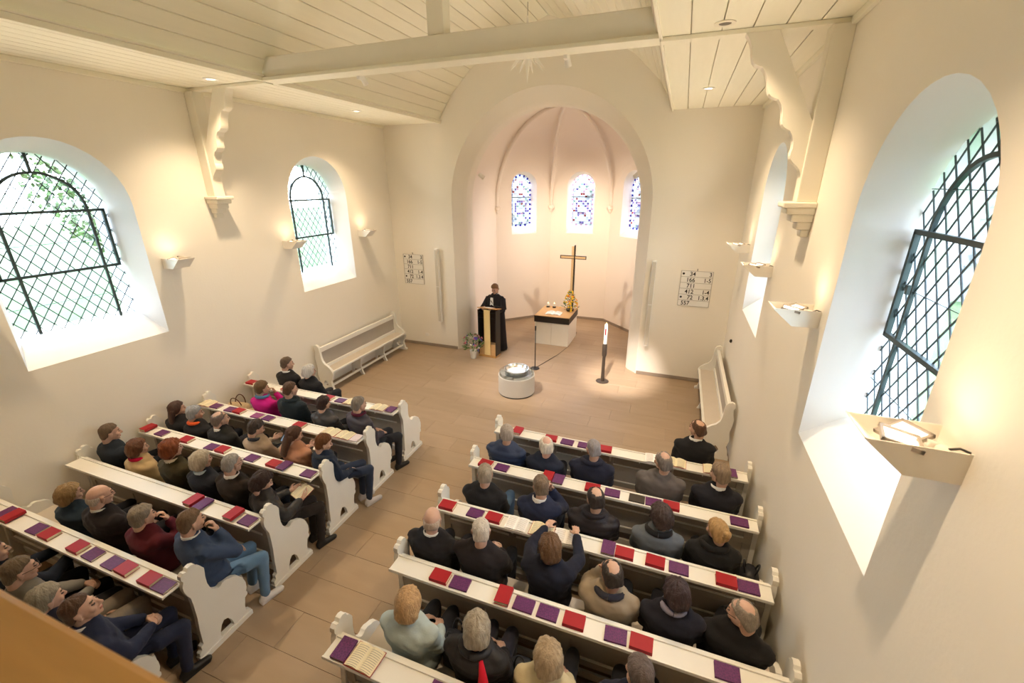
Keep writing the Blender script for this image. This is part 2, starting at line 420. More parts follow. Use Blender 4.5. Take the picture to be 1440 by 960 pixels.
# ribs with corbels
for (cx, cy) in AP[1:5]:
    p = V((cx, cy)); dirv = (AC-p).normalized(); pts = []
    for i in range(19):
        th = PI/2*i/18*.985; q = AC+(p+dirv*.02-AC)*math.cos(th); pts.append(V((q.x, q.y, ZA+(ZTOP-ZA)*math.sin(th)-.02)))
    rb = MB(); rb.tube(pts, .05, 10); ro = rb.build('vault_rib', plaster_apse, apse_root, smooth=True)
    c = V((cx, cy, 0))+V((dirv.x, dirv.y, 0))*.05
    MB().lathe([(.01, 3.26), (.045, 3.30), (.05, 3.36), (.085, 3.38), (.09, 3.43), (.07, 3.455), (.055, 3.47)], c, 14).build('rib_corbel', plaster_apse, apse_root, smooth='auto')
MB().lathe([(.02, ZTOP-.10), (.12, ZTOP-.09), (.15, ZTOP-.03), (.10, ZTOP)], (0, 1.63, 0), 18).build('vault_boss', plaster_apse, apse_root, smooth='auto')

# floor ---------------------------------------------------------------------------------
fl = MB(); fl.box(-X-.5, X+.5, YB-.5, 4.4, -.2, -.012); floor_o = fl.build('floor', stone); tag(floor_o, 'tan stone slab floor of the aisle and chancel', 'floor', kind='structure')
stones = [mat('floor_stone_%d' % i, c, .40, var=.13, vscale=3.0, bump=.03, bscale=60, spec=.4, stretch=(.5, 2.5, 1)) for i, c in enumerate(((.37, .27, .18), (.355, .26, .172), (.385, .282, .19), (.365, .266, .178)))]
SW, SH = 1.32, .38
slab_me = []
for sm_ in stones:
    b_ = MB(); g = .0012; e = .0015
    b_.rings([[(g, g, -.03), (SW-g, g, -.03), (SW-g, SH-g, -.03), (g, SH-g, -.03)], [(g, g, -e), (SW-g, g, -e), (SW-g, SH-g, -e), (g, SH-g, -e)],
              [(g+e, g+e, 0), (SW-g-e, g+e, 0), (SW-g-e, SH-g-e, 0), (g+e, SH-g-e, 0)]])
    me = b_.mesh('stone_slab'); me.materials.append(sm_); slab_me.append(me)
y = -9.9; row = 0
while y < 3.9:
    off = (-X-.3, -X-.3-SW*.5, -X-.3-SW*.25)[row % 3]; x = off
    while x < X:
        inside = y+SH < .62 or (abs(x+SW/2) < 2.7 and (x+SW/2)**2+(y-1.4)**2 < 9.5)
        if inside and x+SW > -X:
            o = bpy.data.objects.new('stone_slab', R_.choice(slab_me)); C.objects.link(o); o.parent = floor_o; o.location = (x, y, R_.uniform(-.0004, .0004))
        x += SW
    y += SH; row += 1
for x0, x1 in ((-X, -2.27), (2.27, X)):
    MB().box(x0, x1, -.022, 0, 0, .075).build('baseboard_front', base_m, bevel=.004)
for n_, o in enumerate([o for o in C.objects if o.name.startswith('baseboard_front')]): struct(o, 'low brown stone baseboard of the front wall, %s of the chancel arch' % ('left', 'right')[n_], 'baseboard')
MB().tube([(.42, 1.2, .003), (.3, .5, .003), (.02, -.5, .003)], .006, 6).build('floor_cable', blackm, smooth=True)
tag(bpy.data.objects['floor_cable'], 'thin dark cable on the floor from altar to microphone stand', 'cable')

# ceiling ------------------------------------------------------------------------------
ceil = empty('ceiling', (0, 0, 5.36)); tag(ceil, 'cream boarded ceiling, flat at the sides and arched over the nave', 'ceiling', kind='structure')
def L_(o): o.location = V(o.location)-V((0, 0, 5.36)); return o
# side soffits: 6 boards each
nb = 6; bwid = (X-2.45)/nb
ceil_len = (0-YB)
for sx in (-1, 1):
    k_ = nb if sx > 0 else 9; bwid = (X-2.45)/k_
    bb = MB(); bb.box(-bwid/2+.005, bwid/2-.005, YB, -.002, 0, .025); me = bb.mesh('soffit_board'); me.materials.append(board)
    for k in range(k_):
        o = bpy.data.objects.new('soffit_board', me); C.objects.link(o); o.parent = ceil; o.location = (sx*(2.45+bwid*(k+.5)), 0, 0)
    L_(MB().box(min(sx*2.4, sx*X), max(sx*2.4, sx*X), YB, 0, 5.388, 5.40).build('ceiling_backing', beamm, ceil))
    L_(MB().box(min(sx*2.43, sx*2.46), max(sx*2.43, sx*2.46), YB, 0, 5.335, 5.425).build('fascia_board', board, ceil, bevel=.004))
    L_(MB().box(min(sx*(X-.04), sx*X), max(sx*(X-.04), sx*X), YB, 0, 5.30, 5.36).build('ceiling_trim', board, ceil, bevel=.006))
prof = [(2.46, 5.42), (2.15, 5.87), (1.66, 6.33), (1.0, 6.74), (0, 7.10)]
seg = []
for i in range(4):
    a, b = V(prof[i]), V(prof[i+1]); n_ = max(1, round((b-a).length/.21))
    for k in range(n_): seg.append((a+(b-a)*k/n_, a+(b-a)*(k+1)/n_))
for sx in (-1, 1):
    for a, b in seg:
        d = (b-a).normalized(); nn = V((d.y, -d.x)); nn = nn if nn.y > 0 else -nn
        a1, b1 = a+d*.003, b-d*.003
        pts = [a1+nn*.006, a1+d*.008, b1-d*.008, b1+nn*.006, b1+nn*.02, a1+nn*.02]
        o = MB().prism([(sx*p.x, p.y) for p in pts], lambda u, v, dd: (u, dd, v-5.36), YB, -.002).build('ceiling_board', board, ceil)
    bk = [V(p)+V((0, .03)) for p in prof]; bk2 = [p+V((0, .03)) for p in bk]
    MB().prism([(sx*p.x, p.y) for p in bk]+[(sx*p.x, p.y) for p in bk2[::-1]], lambda u, v, dd: (u, dd, v-5.36), YB, 0, tess=True).build('ceiling_backing', beamm, ceil)
# roof truss
tr = empty('roof_truss', (0, -4.52, 5.36)); tag(tr, 'cream painted tie beam with short king post below the arched ceiling', 'beam', kind='structure')
TY = -4.52
def loc(o, q): o.location = V(o.location)-V(q); return o
q = (0, TY, 5.36)
loc(MB().box(-2.44, 2.44, TY-.09, TY+.09, 5.375, 5.60).build('tie_beam', beamm, tr, bevel=.008), q)
loc(MB().box(-2.45, 2.45, TY-.12, TY+.12, 5.335, 5.376).build('beam_trim', board, tr, bevel=.006), q)
loc(MB().box(.0, .20, TY-.08, TY+.08, 5.60, 7.05).build('king_post', beamm, tr, bevel=.008), q)
for sx in (-1, 1): loc(MB().box(min(sx*2.44, sx*(X-.01)), max(sx*2.44, sx*(X-.01)), TY-.06, TY+.06, 5.32, 5.358).build('soffit_batten', board, tr, bevel=.005), q)
# wall brackets
def bracket(sx, label):
    x_ = lambda x: sx*x
    root = empty('roof_bracket', (sx*X, TY, 3.7)); tag(root, label, 'bracket', kind='structure'); q = V((sx*X, TY, 3.7))
    F = lambda u, v, d: (sx*u-q.x, d, v-q.z)
    MB().prism([(3.80, 3.92), (X, 3.92), (X, 5.32), (3.80, 5.32)], F, -.085, .085).build('wall_post', beamm, root, bevel=.008)
    inner = [(3.40, 5.32), (3.80, 4.56)]; edge = []
    base = [(3.16, 5.32), (3.23, 5.16), (3.33, 5.05), (3.40, 4.90), (3.50, 4.79), (3.56, 4.65), (3.64, 4.53), (3.69, 4.38), (3.73, 4.25), (3.80, 4.13)]
    for i in range(len(base)-1):
        a, b = V(base[i]), V(base[i+1]); d = (b-a); nn = V((-d.y, d.x)).normalized(); nn = nn if nn.x < 0 else -nn
        for k in range(5):
            t_ = k/5; edge.append(tuple(a+d*t_+nn*.028*math.sin(PI*t_)*(1 if i % 2 else -.5)))
    edge.append(base[-1])
    MB().prism(edge+[(3.82, 4.13), (3.82, 4.56), (3.42, 5.32)], F, -.06, .06, tess=True).build('scalloped_brace', beamm, root)
    cb = MB()
    for x0, z0, z1, w in ((3.69, 3.87, 3.92, .14), (3.73, 3.81, 3.87, .12), (3.78, 3.74, 3.81, .10), (3.84, 3.67, 3.74, .08), (3.89, 3.60, 3.67, .06)):
        cb.box(min(x_(x0), x_(X))-q.x, max(x_(x0), x_(X))-q.x, -w, w, z0-q.z, z1-q.z)
    cb.build('stepped_corbel', beamm, root, bevel=.012)
bracket(-1, 'carved cream bracket under the tie beam on the left wall')
bracket(1, 'carved cream bracket under the tie beam on the right wall')

# ------------------------------------------------------------------ lights of the room
def spot(name, loc_, target, power, size=60, col=(1, .78, .56), r=.05, blend=.6):
    d = bpy.data.lights.new(name, 'SPOT'); d.energy = power; d.spot_size = R(size); d.spot_blend = blend; d.color = col; d.shadow_soft_size = r
    o = bpy.data.objects.new(name, d); C.objects.link(o)
    o.matrix_world = Matrix.Translation(loc_) @ (V(target)-V(loc_)).to_track_quat('-Z', 'Y').to_matrix().to_4x4(); return o
WARM = (1, .75, .48)
lamp_e = mat('lamp_face', (1, .95, .85), .5, emis=(1, .86, .66), estr=3.5)
lamp_off = mat('lamp_dark', (.12, .11, .10), .3, metal=.5)
# recessed downlights in the side ceilings
for i, (x, y, on, lab) in enumerate(((-3.05, -4.87, 1, 'recessed ceiling spotlight on the left, by the carved bracket'), (-3.05, -2.05, 1, 'recessed ceiling spotlight at the left front corner'),
        (2.97, -4.78, 0, 'recessed ceiling spotlight on the right with dark reflector'), (2.97, -1.9, 1, 'recessed ceiling spotlight at the right front corner'),
        (-3.05, -7.7, 1, 'recessed ceiling spotlight on the left near the gallery'), (2.97, -7.7, 1, 'recessed ceiling spotlight on the right near the gallery'))):
    root = empty('ceiling_spotlight', (x, y, 5.36)); tag(root, lab, 'ceiling light', 'recessed ceiling spotlights')
    MB().lathe([(.05, 0), (.085, 0), (.088, -.008), (.06, -.012), (.05, -.006)], n=24, cap=False).build('trim_ring', white_pl if on else beamm, root, smooth='auto')
    MB().lathe([(.001, -.002), (.052, -.002), (.052, -.006), (.001, -.006)], n=24).build('lamp_face', lamp_e if on else lamp_off, root)
    spot('downlight', (x, y, 5.33), (x, y, 0), 190, 115, WARM, .05, 1)
# chancel spots, hung behind the arch jambs
for sx, tgt, pw in ((-1, (.9, 3.2, 1.9), 150), (1, (-.9, 3.2, 1.9), 150)):
    p = V((sx*1.82, .80, 4.25)); root = empty('chancel_spotlight', p); tag(root, 'small white spotlight behind the %s side of the chancel arch' % ('left' if sx < 0 else 'right'), 'spotlight')
    d = (V(tgt)-p).normalized(); Mr = d.to_track_quat('Z', 'Y').to_matrix().to_4x4()
    b_ = MB(); b_.lathe([(.035, -.09), (.045, -.07), (.048, .05), (.052, .06)], n=16); b_.v = [Mr @ v for v in b_.v]; b_.build('lamp_housing', white_pl, root, smooth='auto')
    MB().tube([(0, 0, 0), (sx*.08, 0, .05)], .012, 8).build('bracket_arm', white_pl, root)
    spot('chancel_spot_light', p+d*.08, tgt, pw*1.5, 95, (1, .80, .60), .04, .8)
# accent spots on the tie beam towards the chancel
for x, tgt, pw, sz, lab in ((-1.1, (.1, -.9, 0), 900, 36, 'left'), (1.5, (1.95, -.35, 0), 2500, 19, 'right')):
    p = V((x, -4.32, 5.30)); root = empty('beam_spotlight', p); tag(root, 'small spotlight fixed behind the tie beam, the %s one' % lab, 'spotlight')
    d = (V(tgt)-p).normalized(); Mr = d.to_track_quat('Z', 'Y').to_matrix().to_4x4()
    b_ = MB(); b_.lathe([(.03, -.06), (.035, .04), (.038, .05)], n=14); b_.v = [Mr @ v for v in b_.v]; b_.build('lamp_housing', white_pl, root, smooth='auto')
    MB().box(-.02, .02, -.11, -.0, .0, .05).build('mounting_foot', white_pl, root)
    spot('beam_spot_light', p+d*.06, tgt, pw, sz, (1, .88, .78), .05, 1)

# wall uplights (sconces)
scw = mat('sconce_white', (.84, .80, .72), .45, var=.02)
lamp_sq = mat('lamp_square', (1, .95, .85), .5, emis=(1, .88, .70), estr=1.5)
refl = mat('reflector', (.9, .85, .75), .15, metal=.8)
def sconce():
    root = empty('wall_uplight')
    # local: wall at x=0, room side +x ; y along wall
    T = .006; x1, y1, z1 = .35, .12, 0; x0, y0, z0 = .19, .118, -.14
    def sheet(a, b, c, d, name):
        a, b, c, d = map(V, (a, b, c, d)); n = (b-a).cross(d-a).normalized()*T
        MB().add([a, b, c, d, a+n, b+n, c+n, d+n], [(0, 1, 2, 3), (7, 6, 5, 4), (0, 4, 5, 1), (1, 5, 6, 2), (2, 6, 7, 3), (3, 7, 4, 0)]).build(name, scw, root)
    sheet((0, -y1, 0), (x1, -y1, 0), (x0, -y0, z0), (0, -y0, z0), 'end_panel')
    sheet((x1, y1, 0), (0, y1, 0), (0, y0, z0), (x0, y0, z0), 'end_panel')
    sheet((x1, -y1, 0), (x1, y1, 0), (x0, y0, z0), (x0, -y0, z0), 'front_panel')
    sheet((0, -y0, z0), (x0, -y0, z0), (x0, y0, z0), (0, y0, z0), 'bottom_panel')
    for k, (cx, cy, rz) in enumerate(((.16, -.03, .5), (.20, .045, -.25))):
        M = Matrix.Translation((cx, cy, -.024+.012*k)) @ Matrix.Rotation(rz, 4, 'Z') @ Matrix.Rotation(.30-.45*k, 4, 'Y')
        f = MB(); s_ = .070
        for a in ((-s_, s_, -s_, -s_+.012), (-s_, s_, s_-.012, s_), (-s_, -s_+.012, -s_, s_), (s_-.012, s_, -s_, s_)): f.box(*a, -.008, .010, M=M)
        fo = f.build('lamp_frame', mat('lamp_frame_grey', (.42, .36, .30), .5), root)
        MB().box(-s_+.008, s_-.008, -s_+.008, s_-.008, -.004, .002, M=M).build('lamp_glass', lamp_sq, fo)
    MB().tube([(.05, .02, -.08), (.06, .02, -.03), (.10, .03, -.02)], .016, 10).build('lamp_arm', scw, root, smooth=True)
    MB().ball((.06, .06, -.03), (.03, .03, .022), 8).build('lamp_body', scw, root, smooth=True)
    MB().tube([(.0, .1, -.004), (.03, .09, .004), (.06, .07, -.02)], .005, 6).build('fixing_screw', dark_metal, root, smooth=True)
    return root
sc0 = sconce(); first = True
SC = {(-1, -5.36): 'left wall beside the large window', (-1, -3.27): 'left wall, at the near edge of the front window', (-1, -1.18): 'left wall, by the front corner',
      (1, -1.05): 'right wall, farthest of the row', (1, -3.2): 'right wall, second from the front corner', (1, -5.36): 'right wall, just before the big window', (1, -7.45): 'right wall nearest to the viewer',
      (-1, -7.45): 'left wall, behind the big window outside the view'}
for (sx, y), lab in SC.items():
    o = sc0 if first else copy_tree(sc0); first = False
    o.location = (sx*X, y, 3.11); o.rotation_euler.z = 0 if sx < 0 else PI
    tag(o, 'white wedge-shaped wall uplight on the ' + lab, 'wall light', 'wedge-shaped wall uplights')
    spot('uplight', (sx*(X-.17), y, 3.10), (sx*(X-.10), y, 5.3), 7, 160, (1, .70, .45), .08, 1)
    spot('uplight_room', (sx*(X-.24), y, 3.12), (sx*(X-2.2), y, 5.6), 60, 110, (1, .82, .60), .08, 1)

# ------------------------------------------------------------------ pews
PITCH = .809; YL, YR = -4.563, -4.476
XL0, XL1 = -3.90, -.82; XR0, XR1 = .725, 3.91
PROF = [(-.147, .0), (-.147, .10), (-.12, .115), (-.12, .16), (-.095, .172), (-.089, .327), (-.076, .468), (-.072, .616), (-.074, .705), (-.095, .76), (-.106, .81), (-.105, .86), (-.088, .905), (-.10, .93), (-.095, .965), (-.07, .985), (-.045, .975), (-.03, 1.0), (.0, 1.006), (.03, .99),
        (.04, .955), (.066, .935), (.088, .89), (.085, .85), (.078, .80), (.076, .72), (.088, .66), (.115, .61), (.15, .582), (.175, .585), (.19, .60), (.225, .60), (.26, .58), (.30, .565), (.34, .53), (.372, .47), (.388, .40), (.386, .34), (.372, .30), (.38, .28), (.375, .255), (.345, .24), (.338, .207), (.325, .158), (.322, .10), (.345, .085), (.368, .07), (.368, 0)]
HOLE = [(.055, .07), (.062, .13), (.085, .185), (.115, .215), (.15, .20), (.175, .155), (.188, .10), (.188, .07)]
def end_panel(root, x, th=.045):
    mb = MB(); loops = [PROF, HOLE]; flat = PROF+HOLE
    t = tessellate_polygon([[V((u, v, 0)) for u, v in l] for l in loops]); n = len(flat)
    mb.add([(x-th/2, u, v) for u, v in flat]+[(x+th/2, u, v) for u, v in flat], [tuple(q) for q in t]+[tuple(n+i for i in q[::-1]) for q in t])
    for l, o_ in ((PROF, 0), (HOLE, len(PROF))):
        m_ = len(l); mb.f += [(o_+i, o_+(i+1) % m_, n+o_+(i+1) % m_, n+o_+i) for i in range(m_)]; mb.m += [0]*m_
    e = mb.build('end_panel', pew_w, root, smooth='auto', fix=False)
    MB().box(x-th/2-.012, x+th/2+.012, -.155, .375, 0, .055).build('foot_rail', pew_w, root, bevel=.005)
    return e
def make_pew(x0, x1):
    W = x1-x0; root = empty('pew')
    end_panel(root, 0.0); end_panel(root, W)
    a, b = .02, W-.02
    L_led = MB().box(a, b, -.232, -.082, .857, .875).build('book_ledge', pew_w, root, bevel=.003)
    MB().box(a, b, -.086, -.066, .85, .888).build('ledge_lip', pew_w, root, bevel=.004)
    MB().box(a, b, -.243, -.231, .852, .882).build('ledge_lip', pew_w, root, bevel=.003)
    # framed backrest
    rails = (('top_rail', .79, .857), ('middle_rail', .56, .62), ('bottom_rail', .30, .37))
    for nme, z0, z1 in rails: MB().box(a, b, -.068, -.025, z0, z1).build(nme, pew_g if nme != 'top_rail' else pew_w, root, bevel=.004)
    nst = 5
    for k in range(nst):
        xs = a+.04+(W-.12)*k/(nst-1)
        MB().box(xs-.04, xs+.04, -.0655, -.0275, .372, .79).build('stile', pew_g, root, bevel=.003)
        if 0 < k < nst-1:
            MB().prism([(-.068, .856), (-.225, .856), (-.21, .83), (-.10, .75), (-.068, .66)], lambda u, v, d: (d, u, v), xs-.0125, xs+.0125, tess=True).build('ledge_bracket', pew_w, root)
    for k in range(nst-1):
        xa = a+.04+(W-.12)*k/(nst-1)+.041; xb = a+.04+(W-.12)*(k+1)/(nst-1)-.041
        for z0, z1 in ((.622, .788), (.372, .558)):
            MB().box(xa, xb, -.052, -.038, z0, z1).build('back_panel', pew_g, root)
        MB().box(xa+.0, xb-.0, -.070, -.052, .622, .632).build('panel_moulding', pew_w, root)
        MB().box(xa+.0, xb-.0, -.070, -.052, .372, .382).build('panel_moulding', pew_w, root)
    for k in range(4):
        xs = a+W*(k+.62)/4.3; h = MB(); h.tube([(xs, -.068, .745), (xs, -.10, .74), (xs, -.105, .765)], .006, 8); h.ball((xs, -.105, .77), .011, 6)
        h.build('coat_hook', white_pl, root, smooth=True)
    MB().box(a, b, -.024, .40, .435, .46).build('seat', pew_s, root, bevel=.008)
    MB().box(a, b, .385, .40, .38, .435).build('seat_apron', pew_w, root, bevel=.004)
    MB().box(a, b, -.02, .005, .08, .16).build('kick_rail', pew_w, root, bevel=.004)
    MB().prism([(-.02, .10), (.34, .10), (.30, .2), (.32, .434), (-.0, .434)], lambda u, v, d: (d, u, v), W/2-.015, W/2+.015).build('middle_support', pew_w, root)
    return root
ORD = ('front', 'second', 'third', 'fourth', 'fifth', 'sixth')
PEWS = []
for side, x0, x1, y0, n_ in (('left', XL0, XL1, YL, 6), ('right', XR0, XR1, YR, 6)):
    src = make_pew(x0, x1)
    for i in range(n_):
        o = src if i == 0 else copy_tree(src); o.location = (x0, y0-i*PITCH, 0)
        lab = ('white pew with carved ends, %s row from the front, %s of the aisle' % ('first' if i == 0 else ORD[i], side))
        tag(o, lab, 'pew', 'white pews on the %s of the aisle' % side)
# two long wall benches in front
def wall_bench(L, label, loc_, rz):
    root = empty('wall_bench', loc_, rz); tag(root, label, 'bench')
    # local: u = outwards from wall (0 at wall), x along
    pr = [(.02, 0), (.46, 0), (.46, .04), (.41, .06), (.385, .15), (.375, .22), (.42, .30), (.45, .38), (.44, .45), (.40, .51), (.34, .56), (.27, .60), (.22, .66), (.20, .74), (.19, .86), (.18, .94), (.15, .985), (.10, 1.0), (.06, .98), (.05, .93), (.07, .88), (.06, .80), (.04, .72), (.05, .6), (.07, .5), (.05, .35), (.08, .24), (.05, .16), (.04, .08), (.02, .05)]
    hole = [(.19, .10), (.17, .16), (.20, .21), (.23, .24), (.26, .21), (.29, .16), (.27, .10)]
    for x in (.025, L-.025):
        mb = MB(); flat = pr+hole; t = tessellate_polygon([[V((u, v, 0)) for u, v in l] for l in (pr, hole)]); n = len(flat)
        mb.add([(x-.025, -u, v) for u, v in flat]+[(x+.025, -u, v) for u, v in flat], [tuple(q) for q in t]+[tuple(n+i for i in q[::-1]) for q in t])
        for l, o_ in ((pr, 0), (hole, len(pr))):
            m_ = len(l); mb.f += [(o_+i, o_+(i+1) % m_, n+o_+(i+1) % m_, n+o_+i) for i in range(m_)]; mb.m += [0]*m_
        mb.build('end_panel', pew_w, root, smooth='auto', fix=False)
    a, b = .05, L-.05
    for x in (L*.36, L*.68):
        MB().prism([(.10, 0), (.14, 0), (.17, .12), (.28, .12), (.36, 0), (.43, 0), (.40, .06), (.36, .2), (.40, .42), (.12, .42)], lambda u, v, d: (d, -u, v), x-.02, x+.02, tess=True).build('middle_leg', pew_w, root)
    MB().box(a, b, -.42, -.12, .43, .452).build('seat', pew_s, root, bevel=.006)
    MB().box(a, b, -.44, -.40, .42, .458).build('seat_rim', pew_w, root, bevel=.006)
    MB().box(a, b, -.15, -.115, .44, .52).build('back_rail', pew_w, root, bevel=.005)
    MB().box(a, b, -.125, -.105, .52, .82).build('back_panel', pew_g, root)
    MB().box(a, b, -.15, -.09, .82, .92).build('top_rail', pew_w, root, bevel=.008)
    MB().box(a, b, -.36, -.33, .10, .15).build('foot_rail', pew_w, root, bevel=.004)
    return root
wall_bench(2.68, 'long white wall bench with grey panel back along the left wall, front corner', (-X, -3.14, 0), PI/2)
wall_bench(2.62, 'long white wall bench along the right wall, seen from above behind the front pew', (X, -.32, 0), -PI/2)

# ------------------------------------------------------------------ hymn books on the ledges
red_c = mat('red_cover', (.36, .012, .02), .5, var=.08, vscale=30, bump=.05, bscale=200)
def patt(name, c0, c1, sc):
    m = mat(name, c0, .5); nt = m.node_tree; p = nt.nodes['Principled BSDF']; tc = nt.nodes.new('ShaderNodeTexCoord')
    v = nt.nodes.new('ShaderNodeTexVoronoi'); v.inputs['Scale'].default_value = sc; v.feature = 'DISTANCE_TO_EDGE'
    mx = nt.nodes.new('ShaderNodeMix'); mx.data_type = 'RGBA'; mx.inputs[6].default_value = (*c1, 1); mx.inputs[7].default_value = (*c0, 1)
    mth = nt.nodes.new('ShaderNodeMath'); mth.operation = 'MULTIPLY'; mth.inputs[1].default_value = 8; mth.use_clamp = True
    nt.links.new(tc.outputs['Object'], v.inputs['Vector']); nt.links.new(v.outputs['Distance'], mth.inputs[0]); nt.links.new(mth.outputs[0], mx.inputs[0]); nt.links.new(mx.outputs[2], p.inputs['Base Color']); return m
purple_c = patt('purple_cover', (.095, .026, .105), (.17, .035, .15), 60)
magenta_c = patt('magenta_cover', (.24, .05, .16), (.30, .08, .22), 70)
dark_c = mat('dark_cover', (.05, .04, .03), .6); wht_c = mat('white_cover', (.72, .62, .66), .6)
ink = mat('ink', (.30, .27, .24), .8)
def closed_book(name, cov, th=.024):
    root = empty(name); w, h = .165, .120
    c = MB(); c.box(-w/2, w/2, -h/2, h/2, 0, .003); c.box(-w/2, w/2, -h/2, h/2, th-.003, th); c.box(-w/2, w/2, -h/2, -h/2+.004, .003, th-.003)
    c.build('cover', cov, root, bevel=.001)
    MB().box(-w/2+.004, w/2-.004, -h/2+.004, h/2-.004, .003, th-.003).build('page_block', cream_pg, root); return root
def open_book(name, pm, w=.24, h=.19, th=.018, cov=None):
    root = empty(name)
    if cov: MB().box(-w/2-.004, w/2+.004, -h/2-.004, h/2+.004, 0, .003).build('cover', cov, root)
    for s_ in (-1, 1):
        N = 8; mb = MB(); prof_ = []
        for k in range(N+1):
            u = k/N; prof_.append((s_*w/2*u, .004+th*(math.sin(PI*min(1, u*1.15))**.6*.5+.5*(1-u)) * (.35+.65*min(1, u*4))))
        pts = prof_+[(s_*w/2, .003), (0, .003)]
        mb.prism(pts, lambda u, v, d: (u, d, v), -h/2, h/2, tess=True); pg = mb.build('page_block', pm, root)
        ln = MB()
        for k in range(11):
            yy = h/2-.02-k*.0145
            zz = .0045+th*.9
            for u0, u1 in ((.14, .86),):
                q = [prof_[i] for i in range(1, 8)]
                for i in range(len(q)-1):
                    ln.add([(q[i][0], yy, q[i][1]+.0006), (q[i+1][0], yy, q[i+1][1]+.0006), (q[i+1][0], yy-.003, q[i+1][1]+.0006), (q[i][0], yy-.003, q[i][1]+.0006)], [(0, 1, 2, 3)])
        tag(ln.build('print_lines', ink, pg, fix=False), kind='stuff')
    return root
proto = {'r': closed_book('hymn_book', red_c, .034), 'p': closed_book('hymn_book', purple_c, .018), 'm': closed_book('hymn_book', magenta_c, .018), 'd': closed_book('book', dark_c, .014),
         'w': closed_book('booklet', wht_c, .006), 'o': open_book('open_hymn_book', cream_pg, .23, .175, .02, red_c), 's': open_book('open_booklet', paper, .22, .18, .006)}
desc = {'r': 'red hymn book', 'p': 'purple patterned song book', 'm': 'magenta song book', 'd': 'dark book-shaped object', 'w': 'pale pink booklet', 'o': 'open hymn book with cream pages', 's': 'open white song sheet'}  # the dark piece is an unclear object, built like a closed book
BOOKS = {
 'L1': [('r', 'l', -3.756), ('r', 'v', -2.982), ('r', 'l', -2.103), ('p', 'l', -1.866), ('o', 'h', -1.659), ('o', 'h', -1.152), ('p', 'v', -0.939)],
 'L2': [('o', 'h', -3.742), ('p', 'l', -3.535), ('p', 'l', -3.234), ('r', 'l', -3.054), ('m', 'l', -2.69), ('p', 'l', -2.475), ('r', 'l', -1.886), ('o', 'h', -1.348), ('o', 'h', -1.104), ('w', 'v', -0.92)],
 'L3': [('r', 'v', -3.8), ('p', 'l', -3.508), ('r', 'l', -3.015), ('p', 'l', -2.545), ('r', 'l', -2.343), ('p', 'l', -1.84), ('r', 'l', -1.475), ('p', 'v', -1.326), ('p', 'l', -0.943)],
 'L4': [('r', 'v', -1.738), ('p', 'v', -1.595), ('r', 'v', -1.147), ('p', 'l', -0.943)],
 'L5': [('p', 'v', -3.392), ('r', 'v', -3.254), ('p', 'l', -2.807), ('r', 'l', -2.594), ('r', 'l', -2.132), ('p', 'l', -1.907), ('p', 'l', -1.621), ('r', 'l', -1.431), ('r', 'l', -1.115), ('p', 'l', -0.943)],
 'R1': [('r', 'v', 1.06), ('r', 'l', 1.535), ('p', 'l', 1.757), ('p', 'l', 1.983), ('r', 'l', 2.252), ('s', 'h', 2.855), ('o', 'h', 3.104), ('o', 'h', 3.529), ('p', 'v', 3.713)],
 'R2': [('r', 'l', 0.943), ('p', 'l', 1.152), ('r', 'v', 1.722), ('p', 'v', 1.848), ('r', 'l', 2.242), ('p', 'l', 2.46), ('d', 'l', 2.722), ('p', 'l', 2.894), ('r', 'l', 3.072), ('p', 'l', 3.721)],
 'R3': [('r', 'l', 0.856), ('p', 'l', 1.178), ('r', 'l', 1.385), ('s', 'h', 1.631), ('o', 'h', 1.893), ('s', 'h', 2.135), ('p', 'v', 2.538), ('r', 'l', 2.687), ('r', 'l', 2.957), ('p', 'l', 3.157), ('r', 'l', 3.538), ('p', 'l', 3.71)],
 'R4': [('r', 'l', 1.222), ('p', 'l', 1.412), ('r', 'v', 1.809), ('p', 'l', 1.987), ('p', 'l', 2.188), ('r', 'l', 2.399), ('p', 'l', 2.718), ('r', 'l', 2.904), ('p', 'l', 3.483)],
 'R5': [('p', 'v', 0.872), ('o', 'h', 1.057), ('p', 'l', 1.673)],
}
seen_p = set(); NW = ('first', 'second', 'third', 'fourth', 'fifth', 'sixth', 'seventh', 'eighth', 'ninth', 'tenth', 'eleventh', 'twelfth')
for row, items in BOOKS.items():
    side = 'left' if row[0] == 'L' else 'right'; i = int(row[1])-1; y0 = (YL if side == 'left' else YR)-i*PITCH
    order = sorted(range(len(items)), key=lambda k: -items[k][2] if side == 'left' else items[k][2])
    for k, (t, orr, x) in enumerate(items):
        o = proto[t] if t not in seen_p else copy_tree(proto[t]); seen_p.add(t)
        if t == 'd': dy = -.17
        dy = {'l': -.158, 'v': -.150, 'h': -.150}[orr]
        o.location = (x, y0+dy, .8755)
        o.rotation_euler = (0, 0, (PI/2 if orr == 'v' else 0)+R_.uniform(-.05, .05))
        if orr != 'l': o.location.z = .889
        n_ = order.index(k)
        tag(o, '%s on the %s %s ledge, %s from the aisle' % (desc[t], 'first' if i == 0 else ORD[i], side, NW[n_]), 'book', 'hymn books on the pew ledges')

